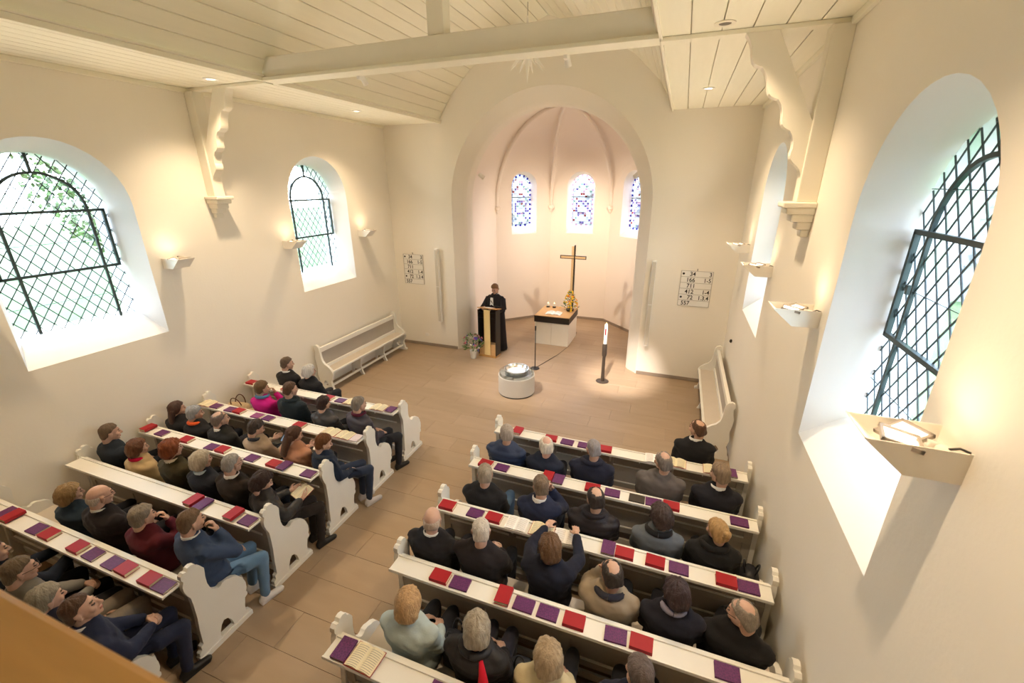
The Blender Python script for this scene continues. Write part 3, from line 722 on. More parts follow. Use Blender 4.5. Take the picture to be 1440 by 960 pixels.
# ------------------------------------------------------------------ people
# shared head and hand shapes
def make_head():
    b = MB()
    b.ball((0, -.012, .028), (.074, .093, .088), 10); b.ball((0, .018, -.012), (.064, .074, .088), 9); b.ball((0, .040, -.070), (.045, .044, .040), 8)
    b.ball((0, .070, -.094), (.021, .017, .016), 6)
    b.cone((0, .088, .018), (0, .108, -.022), .009, .014, 8); b.ball((.011, .098, -.028), .009, 6); b.ball((-.011, .098, -.028), .009, 6)
    b.ball((0, .078, .036), (.048, .014, .011), 6); b.ball((0, .086, -.055), (.024, .012, .008), 6); b.ball((0, .084, -.064), (.021, .012, .008), 6)
    for s in (-1, 1):
        b.ball((s*.042, .062, -.02), (.022, .024, .024), 6); b.ball((s*.077, -.008, -.004), (.008, .019, .032), 6); b.ball((s*.082, -.014, .008), (.006, .018, .018), 6)
        b.ball((s*.070, -.01, -.04), (.008, .012, .012), 6); b.ball((s*.031, .084, .012), (.014, .010, .009), 6)
    b.tube([(0, -.035, -.02), (0, -.038, -.10), (0, -.052, -.19)], [.058, .055, .064], 14)
    me = remesh(b, .0062, 2, 'head')
    vs = [v.co.copy() for v in me.vertices]; fs = [tuple(p.vertices) for p in me.polygons]; mi = []
    for p in me.polygons:
        c = p.center; k = 0
        if c.y > .07:
            ax = abs(c.x)
            if c.z < -.052 and c.z > -.068 and ax < .024 and c.y > .082: k = 2
            elif abs(c.z-.012) < .0055 and abs(ax-.031) < .011: k = 1
            elif .030 < c.z < .042 and .014 < ax < .048: k = 3
        mi.append(k)
    bpy.data.meshes.remove(me); return vs, fs, mi
def make_hand(curl, vox):
    """right hand, wrist at origin, fingers to +y, palm facing -z, thumb towards -x"""
    b = MB(); b.cone((0, -.02, 0), (0, .02, 0), .024, .026, 10)
    b.ball((0, .052, 0), (.040, .045, .015), 8)
    for k, (x, l) in enumerate(((-.030, .070), (-.010, .078), (.010, .073), (.029, .058))):
        p = V((x*1.0, .085-abs(x-.0)*.2, 0)); a = curl*.35+k*.05
        sp = x*1.3
        for j, f in enumerate((.42, .32, .26)):
            a += curl*(.55 if j else .25)
            q = p+V((sp*l*f*.8, math.cos(a)*l*f, -math.sin(a)*l*f)); b.cone(p, q, .0088-.0008*j, .0080-.0008*j, 8); p = q
    p = V((-.030, .022, -.006)); q = V((-.056, .048, -.016)); r = V((-.058, .080, -.024-.01*curl)); b.cone(p, q, .013, .0105, 8); b.cone(q, r, .010, .008, 8)
    me = remesh(b, vox, 1, 'hand'); vs = [v.co.copy() for v in me.vertices]; fs = [tuple(p_.vertices) for p_ in me.polygons]
    bpy.data.meshes.remove(me); return vs, fs
HEAD = make_head(); HAND = {c: make_hand(c, .0055) for c in (.5, 1.3)}
HAND_LO = make_hand(.8, .009)

CLOTH = {}
def cloth(col, kind='wool'):
    k = (col, kind)
    if k not in CLOTH:
        r, b, s, sh = {'wool': (.9, .25, 160, .04), 'leather': (.35, .15, 60, 0), 'down': (.55, .4, 25, 0), 'denim': (.85, .3, 220, .1), 'shirt': (.8, .1, 90, 0)}[kind]
        CLOTH[k] = mat('%s_%d' % (kind, len(CLOTH)), col, r, bump=b, bscale=s, var=.10, vscale=9, sheen=sh)
    return CLOTH[k]
HAIRM = {}
def hair_mat(col):
    if col not in HAIRM:
        m = mat('hair_%d' % len(HAIRM), col, .5, var=.55, vscale=55, bump=.8, bscale=120, stretch=(1, 1, .18)); HAIRM[col] = m
    return HAIRM[col]
def interp(x, xs, ys):
    if x <= xs[0]: return ys[0]
    for i in range(len(xs)-1):
        if x <= xs[i+1]: t = (x-xs[i])/(xs[i+1]-xs[i]); return ys[i]+(ys[i+1]-ys[i])*t
    return ys[-1]
def sstep(x): x = max(0, min(1, x)); return x*x*(3-2*x)
def make_hair(style, seed):
    rr = random.Random(seed); NL, NT = 56, 30; mb = MB(); c = V((0, -.012, .024)); rad = V((.0765, .0955, .093)); off = V((rr.uniform(0, 50), rr.uniform(0, 50), 0))
    bald = style in ('bald', 'fringe', 'thin', 'tonsure')
    th = {'short': .011, 'crop': .006, 'bald': .003, 'fringe': .010, 'tonsure': .009, 'thin': .008, 'bob': .026, 'long': .016, 'curly': .034, 'full': .020, 'bun': .014, 'wavy': .026}[style]
    rows = []
    for i in range(NT+1):
        t = PI*i/NT; row = []
        for k in range(NL):
            a = 2*PI*k/NL; d = V((math.sin(t)*math.sin(a), math.sin(t)*math.cos(a), math.cos(t)))
            if style in ('bob', 'wavy', 'curly', 'long'): line = interp(d.y, (-1, -.4, .0, .30, .55, 1), (-.92, -.9, -.80, -.40, .38, .50))
            elif style in ('full', 'bun'): line = interp(d.y, (-1, -.4, -.05, .25, .5, 1), (-.94, -.90, -.55, .0, .36, .46))
            else: line = interp(d.y, (-1, -.5, -.1, .22, .45, 1), (-.90, -.84, -.20, .06, .40, .50))
            cov = sstep((d.z-line)/.12+.3)
            if style == 'bald': cov *= sstep((.18-d.z)/.3)
            if style == 'fringe': cov *= sstep((.48-d.z+.0*d.y)/.2) 
            if style == 'tonsure':
                q = math.hypot(d.x, d.y+.30)+.13*noise.noise(d*5+off); cov *= sstep((q-.44)/.22) if d.z > .2 else 1
                if d.y > .35: cov *= sstep((.75-d.z)/.2)
            pw = 2+2.6*sstep(-d.z*1.5)*sstep(.15-d.y*1.5); r0 = (1-.06*max(0, -d.z))*(abs(d.x/rad.x)**pw+abs(d.y/rad.y)**pw+abs(d.z/rad.z)**pw)**(-1/pw)
            n = noise.noise(V((d.x, d.y, d.z))*(7 if style in ('curly', 'wavy') else 4)+off); n2 = noise.noise(V((math.sin(a)*5, math.cos(a)*5, d.z*1.3))+off)
            tt = th*(1+.30*n+.40*n2)
            if style in ('curly',): tt += .010*noise.noise(V((d.x, d.y, d.z))*13+off)
            if style in ('bob', 'wavy'): tt *= 1+.55*max(0, -d.z-.1)
            if style in ('short', 'crop', 'full'): tt = tt*(.35+1.15*sstep(.25+d.z*.8))-.003
            row.append(c+d*(r0*(.90+.10*cov)+tt*cov-.004*(1-cov)))
        rows.append(row)
    mb.rings(rows[1:-1]); 
    if style in ('long', 'wavy', 'bob'):
        L = {'long': .30, 'wavy': .11, 'bob': .07}[style]; wd = {'long': .088, 'wavy': .088, 'bob': .084}[style]; rs = []
        for i in range(9):
            u = i/8; z = .02-L*u; y = -.062-.030*math.sin(u*1.8); w = wd*(1+.12*math.sin(u*3))*(1-.25*u*u); dp = .052*(1-.45*u)
            rs.append([V((w*math.cos(2*PI*k/28)*(1+.06*noise.noise(V((k*.9, u*2, seed)))), y+dp*math.sin(2*PI*k/28)*(1+.1*noise.noise(V((k*1.3, u*2, seed+5)))), z)) for k in range(28)])
        mb.rings(rs)
    if style == 'bun':
        mb.ball((0, -.125, .04), (.042, .036, .042), 8)
        for k in range(5): a = k*1.25; mb.ball((.03*math.cos(a), -.12+.01*math.sin(a*2), .04+.03*math.sin(a)), .022, 6)
    return mb

FRONT = V((0, 1, 0))
def frame(y, zhint):
    y = V(y).normalized(); z = V(zhint)-y*V(zhint).dot(y); z = z.normalized(); x = y.cross(z); return Matrix((x, y, z)).transposed()
def put(mb, vs, fs, M, mi=0, flip=False, T=V((0, 0, 0)), sc=1):
    out = []
    for v in vs:
        w = V((-v.x, v.y, v.z)) if flip else v
        out.append(M @ (w*sc)+T)
    b = len(mb.v); mb.v += out
    for i, f in enumerate(fs): mb.f.append(tuple(b+q for q in (f[::-1] if flip else f))); mb.m.append(mi[i] if isinstance(mi, list) else mi)
POSES = {  # elbow, wrist, hand dir, palm-back normal, curl  (right side; left mirrored).  coordinates relative to hips (seat height .45)
 'lap':   dict(e=(.20, .07, .73), w=(.10, .27, .645), d=(-.6, .75, -.25), n=(.15, .3, 1), c=.5),
 'clasp': dict(e=(.205, .12, .74), w=(.062, .32, .70), d=(-.75, .7, .05), n=(.6, .5, .75), c=1.3),
 'reach': dict(e=(.22, .20, .76), w=(.085, .44, .80), d=(-.35, 1, .05), n=(.2, 0, 1), c=.5),
 'ledge': dict(e=(.23, .20, .94), w=(.15, .43, .975), d=(-.3, 1, .05), n=(0, 0, 1), c=.5),
 'book':  dict(e=(.205, .09, .74), w=(.13, .31, .77), d=(-.35, .85, .2), n=(.8, .1, -.5), c=.5),
 'chin':  dict(e=(.205, .22, .80), w=(.080, .165, 1.03), d=(-.28, -.12, 1), n=(.3, 1, .1), c=1.3),
 'side':  dict(e=(.27, .00, .72), w=(.24, .22, .62), d=(0, .9, -.4), n=(.2, .4, 1), c=.5),
 'stand': dict(e=(.27, .10, 1.10), w=(.13, .33, 1.20), d=(-.3, 1, .0), n=(0, 0, 1), c=.5),
}
def body_loft(hip, neck, sc, infl, wide, flat=1.0):
    """rings from seat to neck base; hip & neck are axis points"""
    prof_ = ((-.075, .150, .120), (-.03, .178, .140), (.04, .180, .135), (.16, .160, .120), (.30, .170, .122), (.42, .188, .122), (.49, .192, .112), (.535, .165, .095), (.565, .105, .075), (.60, .060, .058), (.64, .052, .052))
    rs = []; L = (neck-hip).length; ax = (neck-hip).normalized()
    for z, a, b in prof_:
        u = max(0, z)/.60; c = hip+(neck-hip)*(z/.60) if z > 0 else hip+V((0, .02, z)); c = c+V((0, .012*math.sin(u*PI)*-1, 0))
        n = 20; a_ = (a*wide+infl)*sc; b_ = (b+infl)*sc*flat; e = .78
        rs.append([c+V((a_*math.copysign(abs(math.cos(2*PI*k/n))**e, math.cos(2*PI*k/n)), b_*math.copysign(abs(math.sin(2*PI*k/n))**e, math.sin(2*PI*k/n)), 0)) for k in range(n)])
    return rs
SHEARF = .0
PN = [0]; FIT = [None]
def fit_seat(vs, root, pad=0.0):
    """cloth gives way where it leans on the backrest, the pew end or the wall"""
    if FIT[0] is None: return
    y0, side, _d = FIT[0]; rz = root.rotation_euler.z; ca, sa = math.cos(rz), math.sin(rz); px, py = root.location.x, root.location.y
    lo, hi = (XL0+.03, XL1-.03) if side == 'L' else (XR0+.03, XR1-.03)
    for v in vs:
        c = v.co if hasattr(v, 'co') else v
        wx = px+ca*c.x-sa*c.y; wy = py+sa*c.x+ca*c.y; dy = wy-y0; nx, ny = wx, wy
        if dy < -.018+pad and c.z < .90: ny = y0-.018+pad
        if (dy < .10 and c.z < 1.01) or (dy < .40 and c.z < .615): nx = min(max(nx, lo+pad), hi-pad)
        if side == 'L' and nx < -X+.02: nx = -X+.02
        if side == 'R' and nx > X-.02: nx = X-.02
        if nx != wx or ny != wy:
            ax, ay = nx-px, ny-py; c.x = ca*ax+sa*ay; c.y = -sa*ax+ca*ay
def person(x, y, hz, head=(0, 0, 0), hair='short', hcol=(.06, .04, .03), top=((.02, .02, .025), 'wool'), legs=((.02, .02, .025), 'wool'), pose='lap', pose_l=None, label='', fem=False,
           byaw=0, wide=1.0, collar=None, hood=None, scarf=None, skinc=None, fine=True, group='congregation in the pews', shoe=(.02, .018, .016), knee=(0, 0), hipdy=.045, standing=False, lean=0, glasses=False, infl=.016, ankle=0, tilt=0):
    PN[0] += 1; seed = PN[0]*17; sc = .94 if fem else 1.0
    root = empty('person', (x, y, 0), R(byaw)); tag(root, label, 'person', group)
    H = V((0, 0, hz)); hip = V((lean, hipdy, .562 if not standing else .98)); 
    Mh = Matrix.Rotation(R(head[0]), 3, 'Z') @ Matrix.Rotation(R(head[1]), 3, 'X') @ Matrix.Rotation(R(head[2]), 3, 'Y')
    neck = V((0, 0, hz-.155*sc))+V((0, -.035, 0)); 
    Ls = (neck-hip).length/.60
    P = POSES[pose]; Pl = POSES[pose_l or pose]
    shz = neck.z-.075*sc; sh = {s: V((s*.165*sc*wide+neck.x*.9, neck.y+.005, shz)) for s in (1, -1)}
    el, wr = {}, {}
    dzz = (neck.z-1.03)*.6 if not standing else 0
    for s, p in ((1, P), (-1, Pl)):
        for dst, k in ((el, 'e'), (wr, 'w')):
            q = V(p[k]); dst[s] = V((s*q.x+lean*.5, q.y-.02, q.z+dzz))
    hx = .093*sc; ft = {}
    kmx = .635-FIT[0][2] if FIT[0] else 9
    kn = {s: V((s*(.115 if not fem else .09)+knee[0], min(kmx, .455*sc+hipdy)+knee[1]*s, .53)) for s in (1, -1)}
    an = {s: V((s*(.12 if not fem else .08)+knee[0]*1.3, kn[s].y-.06+ankle*s, .10)) for s in (1, -1)}
    if standing:
        kn = {s: V((s*.10, .0, .52)) for s in (1, -1)}; an = {s: V((s*.10, -.02, .09)) for s in (1, -1)}
    # --- body: one mesh with head, neck, trunk, arms, hands, legs
    b = MB(); hv_ = []
    for v in HEAD[0]:
        w = sstep((v.z+.165)/.09); a_ = Mh @ v; u_ = V((v.x, v.y+.012, v.z)); hv_.append(H+(a_*w+u_*(1-w))*sc)
    b.add(hv_, HEAD[1]); b.m = list(HEAD[2])
    b.rings(body_loft(hip+V((0, .01, .02)), neck, sc, -.048, wide), mi=5)
    for s in (1, -1):
        b.tube([sh[s], sh[s].lerp(el[s], .5), el[s], el[s].lerp(wr[s], .5), wr[s]], [.034, .032, .030, .029, .023], 10, mi=5)
        b.tube([hip+V((s*hx, 0, 0)), kn[s], kn[s].lerp(an[s], .4), an[s]], [.042, .034, .034, .026], 10, mi=4)
        p = P if s > 0 else Pl; d = V(p['d']); n = V(p['n']); d.x *= s; n.x *= s
        hv, hf = (HAND[p['c']] if fine else HAND_LO); put(b, hv, hf, frame(d, n), flip=(s < 0), T=wr[s]+d.normalized()*.015, sc=sc*.98)
    sk = skin if not skinc else mat('skin_%s' % str(skinc), skinc, .5, var=.08, vscale=14)
    fit_seat(b.v, root, .02); me = b.mesh('body'); link('body', me, [sk, eye_m, lip_m, brow_m, cloth(*legs), cloth(*top)], root, True)
    # --- hair
    hb = make_hair(hair, seed); hb.v = [Mh @ (v*sc)+H for v in hb.v]
    o = hb.build('hair', hair_mat(hcol), root, smooth=True)
    # --- jacket
    j = MB(); j.rings(body_loft(hip, neck+V((0, -.004, .012)), sc, infl, wide)); j.tube([neck+V((0, 0, -.09)), neck+V((0, -.002, -.02)), neck+V((0, -.004, .045))], [.108*sc, .084*sc, .072*sc], 14); j.ball(hip.lerp(neck, .72)+V((0, .0, 0)), (.18*sc*wide, .115, .20), 10)
    for s in (1, -1):
        j.ball(sh[s]+V((s*.005, 0, .0)), (.070+infl*.6, .072+infl*.6, .062), 8)
        j.cone(sh[s], el[s], .062*sc+infl*.8, .052*sc+infl*.7, 10); w_ = el[s].lerp(wr[s], .90); j.cone(el[s], w_, .052*sc+infl*.7, .040*sc+infl*.5, 10)
        j.cone(neck+V((s*.03, .0, -.035)), sh[s]+V((s*-.02, 0, .022)), .058, .052, 8)
    if hood: 
        j.ball(neck+V((0, -.065, -.045)), (.125, .06, .055), 8); j.ball(neck+V((0, -.085, -.10)), (.09, .045, .065), 8)
    me = remesh(j, .0165, 3, 'jacket')
    off = V((seed, 0, 0)); amp = {'down': .010, 'leather': .007}.get(top[1], .006)
    for v in me.vertices:
        if top[1] == 'down': d = amp*(abs(math.sin(v.co.z*42))-.5)
        else: d = amp*1.6*noise.noise(V((v.co.x*7, v.co.y*7, v.co.z*19+v.co.x*8))+off)+amp*.7*noise.noise(v.co*30+off)
        v.co += v.normal*d
    fit_seat(me.vertices, root)
    link('jacket', me, cloth(*top), root, True)
    # --- collar, hood lining, scarf
    nk = neck+V((0, .0, .0))
    def ring(name, m_, z, a, bb, r, n=22, tiltf=.0, open_=0):
        pts = []
        for k in range(n+1):
            t = -PI/2+(2*PI)*k/n; pts.append(nk+V((a*math.cos(t), .012+bb*math.sin(t), z-tiltf*(math.sin(t)*.5+.5))))
        q = MB(); q.tube(pts, r, 8, cap=False); return q.build(name, m_, root, smooth=True)
    if collar: 
        rs = []
        for z, rr_ in ((.0, .084), (.046, .078), (.062, .074), (.062, .066), (.01, .064)):
            rs.append([nk+V((rr_*math.cos(2*PI*k/20), .004+rr_*.95*math.sin(2*PI*k/20), z-.020*(math.sin(2*PI*k/20)*.5+.5))) for k in range(20)])
        MB().rings(rs, cap=False).build('shirt_collar', cloth(collar, 'shirt'), root, smooth=True)
    if hood: 
        hm = cloth(hood, 'wool') if isinstance(hood, tuple) else cloth(*top)
        ring('hood', hm, .025, .102, .094, .028, tiltf=.035)
    if scarf: 
        ring('scarf', cloth(scarf, 'wool'), .045, .080, .078, .024, tiltf=.02); 
    # --- trousers
    if not standing:
        t = MB()
        for s in (1, -1):
            t.cone(hip+V((s*hx, .0, .0)), kn[s], .092*sc, .066*sc, 12); t.cone(kn[s], an[s]+V((0, 0, .0)), .064*sc, .048*sc, 12)
        t.ball(hip, (.17*sc, .135, .10), 8)
        me = remesh(t, .02, 3, 'trousers')
        for v in me.vertices: v.co += v.normal*.005*noise.noise(v.co*18+off)
        fit_seat(me.vertices, root)
        link('trousers', me, cloth(*legs), root, True)
    sm_ = mat('shoe_%s' % str(shoe), shoe, .4)
    for s in (1, -1):
        a = an[s]; q = MB(); q.cone((a.x, a.y-.035, .045), (a.x*1.1, a.y+.15, .032), .042, .032, 10); q.ball((a.x, a.y-.01, .075), (.04, .05, .045), 6); q.box(a.x-.036, a.x+.036, a.y-.07, a.y+.16, 0, .018)
        link('shoe', remesh(q, .012, 2, 'shoe'), sm_, root, True)
    if glasses:
        q = MB()
        for s in (-1, 1):
            q.tube([Mh @ (V((s*.031+.020*math.cos(a_*PI/6), .108, .012+.016*math.sin(a_*PI/6)))*sc)+H for a_ in range(13)], .0022, 5)
            q.tube([Mh @ (V(v_)*sc)+H for v_ in ((s*.052, .106, .014), (s*.078, .06, .012), (s*.084, -.01, .010))], .0022, 5)
        q.tube([Mh @ (V((s*.011, .110, .014))*sc)+H for s in (-1, 1)], .0022, 5)
        q.build('glasses', blackm, root, smooth=True)
    return root, dict(neck=neck, wr=wr, H=H, hip=hip, root=root)
BLK = (.014, .014, .017); NAVY = (.018, .024, .05); GRY = (.42, .40, .38); SIL = (.58, .56, .54); BRN = (.085, .045, .025); DBR = (.035, .022, .016); WHT = (.75, .74, .72)
W_ = 'wool'
def P_(row, x, dy, z, label, **k):
    y0 = (YL if row[0] == 'L' else YR)-(int(row[1])-1)*PITCH; y = y0+dy+.015
    if 'head' not in k: k['head'] = (math.degrees(math.atan2(-(-1.3-x), 0-y))*1.0, -6, 0)
    FIT[0] = (y0, row[0], dy+.015)
    k.setdefault('wide', .96 if k.get('fem') else 1.0)
    return person(x, y, z, label=label, **k)
PPL = {}
def add(key, *a, **k): PPL[key] = P_(*a, **k)
# left side
add('a1', 'L1', -3.24, .15, 1.18, 'man with short dark hair in black suit, seated in the front left pew', hair='short', hcol=(.10, .07, .05), top=(BLK, W_), collar=WHT)
add('a2', 'L1', -2.76, .15, 1.11, 'woman with silver bob in black jacket, seated in the front left pew', hair='bob', hcol=(.50, .49, .48), top=(BLK, W_), fem=True)
add('b1', 'L2', -2.90, .15, 1.14, 'woman in bright magenta jacket with hand raised to her chin', hair='full', hcol=(.12, .07, .03), top=((.50, .008, .20), W_), fem=True, pose='chin', scarf=(.10, .22, .38), pose_l='lap')
add('b2', 'L2', -2.34, .17, 1.21, 'man with short brown hair in dark teal-black jacket beside the magenta jacket', hair='short', hcol=BRN, top=((.012, .02, .026), W_), hood=True, wide=1.1)
add('b3', 'L2', -1.72, .15, 1.09, 'small woman with very dark short hair in dark grey jacket, second left pew', hair='full', hcol=(.03, .015, .012), top=((.05, .05, .055), 'leather'), fem=True)
add('b4', 'L2', -1.08, .15, 1.20, 'grey-haired person in maroon scarf and dark quilted jacket, aisle end of second left pew', hair='short', hcol=(.22, .19, .16), top=((.045, .04, .055), 'down'), scarf=(.09, .008, .025), byaw=-18, wide=1.08, knee=(.05, 0))
add('c1', 'L3', -3.60, .14, 1.08, 'woman with long dark brown hair against the left wall, third pew', hair='long', hcol=(.07, .035, .025), top=(BLK, W_), fem=True)
add('c2', 'L3', -3.24, .14, 1.07, 'grey-haired woman with orange scarf and black jacket, third left pew', hair='full', hcol=(.30, .30, .30), top=(BLK, W_), fem=True, scarf=(.75, .12, .03))
add('c3', 'L3', -2.74, .14, 1.08, 'balding man with white shirt collar and black jacket, third left pew', hair='tonsure', hcol=(.16, .12, .10), top=((.02, .02, .02), W_), collar=WHT)
add('c4', 'L3', -2.09, .14, 1.07, 'dark-haired woman in beige coat looking at her phone', hair='full', hcol=(.05, .035, .028), top=((.34, .26, .19), W_), fem=True, pose='book', head=(-20, -22, 0), scarf=(.03, .03, .04))
add('c5', 'L3', -1.44, .15, 1.11, 'woman with long wavy brown hair in peach top holding a white sheet', hair='long', hcol=(.07, .03, .015), top=((.55, .28, .18), 'shirt'), fem=True, pose='book', head=(-25, -20, 0))
add('c6', 'L3', -.98, .15, 1.09, 'person with chestnut hair in navy jacket at the aisle end of the third left pew', hair='full', hcol=(.14, .05, .015), top=((.015, .025, .05), W_), hood=(.03, .04, .06), fem=True, byaw=-20, legs=((.02, .03, .06), 'denim'), shoe=(.6, .58, .58), knee=(.06, 0), head=(-15, -18, 0))
add('d1', 'L4', -3.61, .15, 1.15, 'man with short brown hair in dark blue jacket beside the left wall', hair='short', hcol=(.12, .08, .05), top=((.015, .022, .034), W_))
add('d2', 'L4', -3.10, .14, 1.05, 'woman with brown bob, beige coat and red scarf, fourth left pew', hair='bob', hcol=(.12, .05, .025), top=((.50, .37, .20), W_), fem=True, scarf=(.50, .0, .05))
add('d3', 'L4', -2.45, .15, 1.18, 'woman with auburn hair in olive coat, fourth left pew', hair='curly', hcol=(.19, .05, .015), top=((.05, .04, .018), W_), fem=True, collar=(.7, .62, .5))
add('d4', 'L4', -1.97, .15, 1.14, 'woman with streaked grey-blond hair in dark navy jacket, fourth left pew', hair='bob', hcol=(.42, .36, .27), top=((.018, .022, .035), W_), fem=True, collar=(.45, .55, .65))
add('d5', 'L4', -1.50, .17, 1.20, 'grey-haired man with glasses and white collar in dark brown suit, fourth left pew', hair='crop', hcol=(.30, .28, .26), top=((.022, .016, .014), W_), collar=WHT, glasses=True)
add('d6', 'L4', -1.06, .15, 1.09, 'dark-haired woman in black leather jacket holding an open book at the aisle', hair='wavy', hcol=(.035, .018, .014), top=((.03, .028, .03), 'leather'), fem=True, byaw=-16, pose='book', legs=((.025, .018, .015), W_), knee=(.08, 0), head=(-15, -28, 0))
add('e1', 'L5', -2.83, .15, 1.05, 'woman with dark blond hair in blue jacket, leftmost in the fifth left pew', hair='bob', hcol=(.28, .18, .08), top=((.015, .03, .05), W_), fem=True)
add('e2', 'L5', -2.26, .15, 1.19, 'bald man with glasses in black jacket, fifth left pew', hair='bald', hcol=(.40, .33, .27), top=((.017, .013, .015), W_), collar=WHT, glasses=True, skinc=(.58, .36, .27), wide=1.1)
add('e3', 'L5', -1.65, .15, 1.12, 'grey-haired person in burgundy jacket resting chin on hand', hair='full', hcol=(.26, .22, .17), top=((.10, .012, .022), W_), pose='chin', pose_l='lap', fem=True, skinc=(.66, .42, .30))
add('e4', 'L5', -1.02, .20, 1.22, 'man in blue sweater and jeans with raised hand, aisle end of fifth left pew', hair='short', hcol=(.16, .10, .06), top=((.04, .065, .13), W_), collar=WHT, byaw=-12, pose='chin', pose_l='lap', legs=((.12, .22, .36), 'denim'), shoe=(.7, .7, .72), knee=(.04, 0), wide=1.12)
add('f1', 'L6', -2.40, .22, 1.12, 'person in dark jacket at the left edge of the view, last left pew', hair='short', hcol=BRN, top=((.01, .014, .025), W_), pose='reach')
add('f2', 'L6', -1.86, .19, 1.16, 'man with brown hair and glasses in grey jacket, sixth left pew', hair='short', hcol=(.14, .10, .06), top=((.22, .20, .17), W_), pose='clasp', glasses=True, byaw=-8)
add('f3', 'L6', -1.47, .15, 1.05, 'man with ash grey hair and white collar next to the navy suit, last left pew', hair='full', hcol=(.30, .27, .21), top=((.03, .03, .05), W_), collar=WHT, legs=((.30, .25, .20), W_), skinc=(.66, .42, .32))
add('f4', 'L6', -.98, .16, 1.16, 'man in navy suit and tie with clasped hands, nearest to the gallery rail', hair='short', hcol=(.10, .055, .035), top=((.018, .024, .055), W_), collar=WHT, pose='clasp', legs=((.02, .025, .055), W_), byaw=-10, head=(-26, 14, 0), wide=1.1, skinc=(.60, .38, .29))
# right side
add('g1', 'R1', 3.31, .16, 1.22, 'man with receding brown hair in black suit, alone in the front right pew', hair='tonsure', hcol=(.10, .05, .03), top=(BLK, W_), collar=WHT)
add('h1', 'R2', 1.09, .15, 1.16, 'balding grey man in blue padded jacket, aisle end of the second right pew', hair='thin', hcol=(.36, .31, .27), top=((.02, .035, .085), 'down'), wide=1.1)
add('h2', 'R2', 1.60, .15, 1.09, 'white-haired man with pink crown in dark navy jacket', hair='tonsure', hcol=(.66, .60, .52), top=((.015, .02, .04), W_), skinc=(.62, .38, .30))
add('h3', 'R2', 2.17, .15, 1.18, 'man with cropped grey hair in dark hooded jacket, middle of the second right pew', hair='crop', hcol=(.28, .26, .27), top=((.014, .016, .034), W_), hood=True, wide=1.14)
add('h4', 'R2', 2.94, .14, 1.20, 'balding man in grey tweed jacket, second right pew', hair='tonsure', hcol=(.20, .17, .15), top=((.12, .105, .10), W_), wide=1.16)
add('h5', 'R2', 3.52, .15, 1.17, 'man with light brown hair in black suit, beside the right wall', hair='full', hcol=(.26, .19, .13), top=((.015, .015, .022), W_), collar=WHT, wide=1.08)
add('i1', 'R3', 1.15, .15, 1.13, 'man with short grey-blond hair in black jacket, aisle end of the third right pew', hair='short', hcol=(.32, .27, .21), top=(BLK, W_), wide=1.1, legs=((.10, .17, .27), 'denim'))
add('i2', 'R3', 1.78, .15, 1.15, 'man with brown hair in navy suit resting his cheek on his hand', hair='short', hcol=(.18, .13, .09), top=((.016, .022, .055), W_), collar=WHT, pose='chin', pose_l='lap')
add('i3', 'R3', 2.34, .15, 1.16, 'man with bald crown in black quilted jacket, third right pew', hair='tonsure', hcol=(.035, .028, .025), top=((.018, .014, .018), 'down'), hood=True, skinc=(.58, .38, .28), wide=1.1)
add('i4', 'R3', 2.96, .15, 1.13, 'woman with dark curly hair in grey-blue coat with black hood', hair='curly', hcol=(.06, .04, .035), top=((.12, .14, .17), W_), hood=BLK, fem=True, wide=1.02)
add('i5', 'R3', 3.45, .15, 1.12, 'woman with pinned-up blond hair in black jacket near the right wall', hair='bun', hcol=(.42, .26, .11), top=((.012, .012, .013), W_), hood=True, fem=True, wide=1.05)
add('j1', 'R4', .98, .14, 1.17, 'bald man in black suit at the aisle end of the fourth right pew', hair='bald', hcol=(.45, .36, .30), top=((.013, .013, .018), W_), collar=WHT, skinc=(.60, .38, .29), wide=1.12)
add('j2', 'R4', 1.47, .15, 1.19, 'white-haired man in black jacket with folded hands, fourth right pew', hair='crop', hcol=(.58, .53, .47), top=((.017, .014, .017), W_), pose='clasp', wide=1.12, skinc=(.62, .41, .32))
add('j3', 'R4', 2.09, .20, 1.17, 'woman with shoulder-length brown hair leaning forward with hands on the ledge', hair='wavy', hcol=(.13, .07, .035), top=((.012, .014, .028), W_), pose='ledge', fem=True, lean=.0, wide=1.08)
add('j4', 'R4', 2.62, .15, 1.13, 'man with small bald spot in beige jacket with dark hood lining', hair='tonsure', hcol=(.045, .035, .03), top=((.32, .26, .19), 'shirt'), hood=(.03, .03, .045), pose='lap', pose_l='chin', wide=1.05)
add('j5', 'R4', 3.11, .15, 1.12, 'woman with dark brown hair, grey scarf and black coat, fourth right pew', hair='bob', hcol=(.05, .03, .03), top=((.014, .014, .024), W_), fem=True, scarf=(.25, .24, .33), wide=1.08)
add('j6', 'R4', 3.58, .16, 1.08, 'balding grey man in black jacket turned sideways against the right wall', hair='tonsure', hcol=(.24, .20, .16), top=((.012, .011, .012), W_), byaw=-14, head=(70, -14, 6), glasses=True, skinc=(.60, .38, .29), wide=1.08, lean=-.05)
add('k1', 'R5', 1.24, .15, 1.15, 'woman with blond wavy hair in pale blue top, aisle end of fifth right pew', hair='wavy', hcol=(.48, .31, .16), top=((.42, .50, .50), 'shirt'), fem=True, wide=1.08)
add('k2', 'R5', 1.80, .15, 1.15, 'woman with straight grey hair in black jacket with red scarf end', hair='bob', hcol=(.36, .31, .24), top=((.022, .020, .022), 'down'), hood=True, fem=True, wide=1.08, legs=((.03, .03, .05), 'denim'))
add('k3', 'R5', 2.32, .15, 1.12, 'woman with blond-grey bob in cream cardigan at the bottom edge', hair='bob', hcol=(.40, .30, .19), top=((.58, .50, .32), W_), fem=True)
add('k4', 'R5', 2.90, .20, 1.20, 'man with dark grey hair in navy jacket at the bottom edge', hair='short', hcol=(.13, .10, .09), top=((.012, .014, .03), W_))
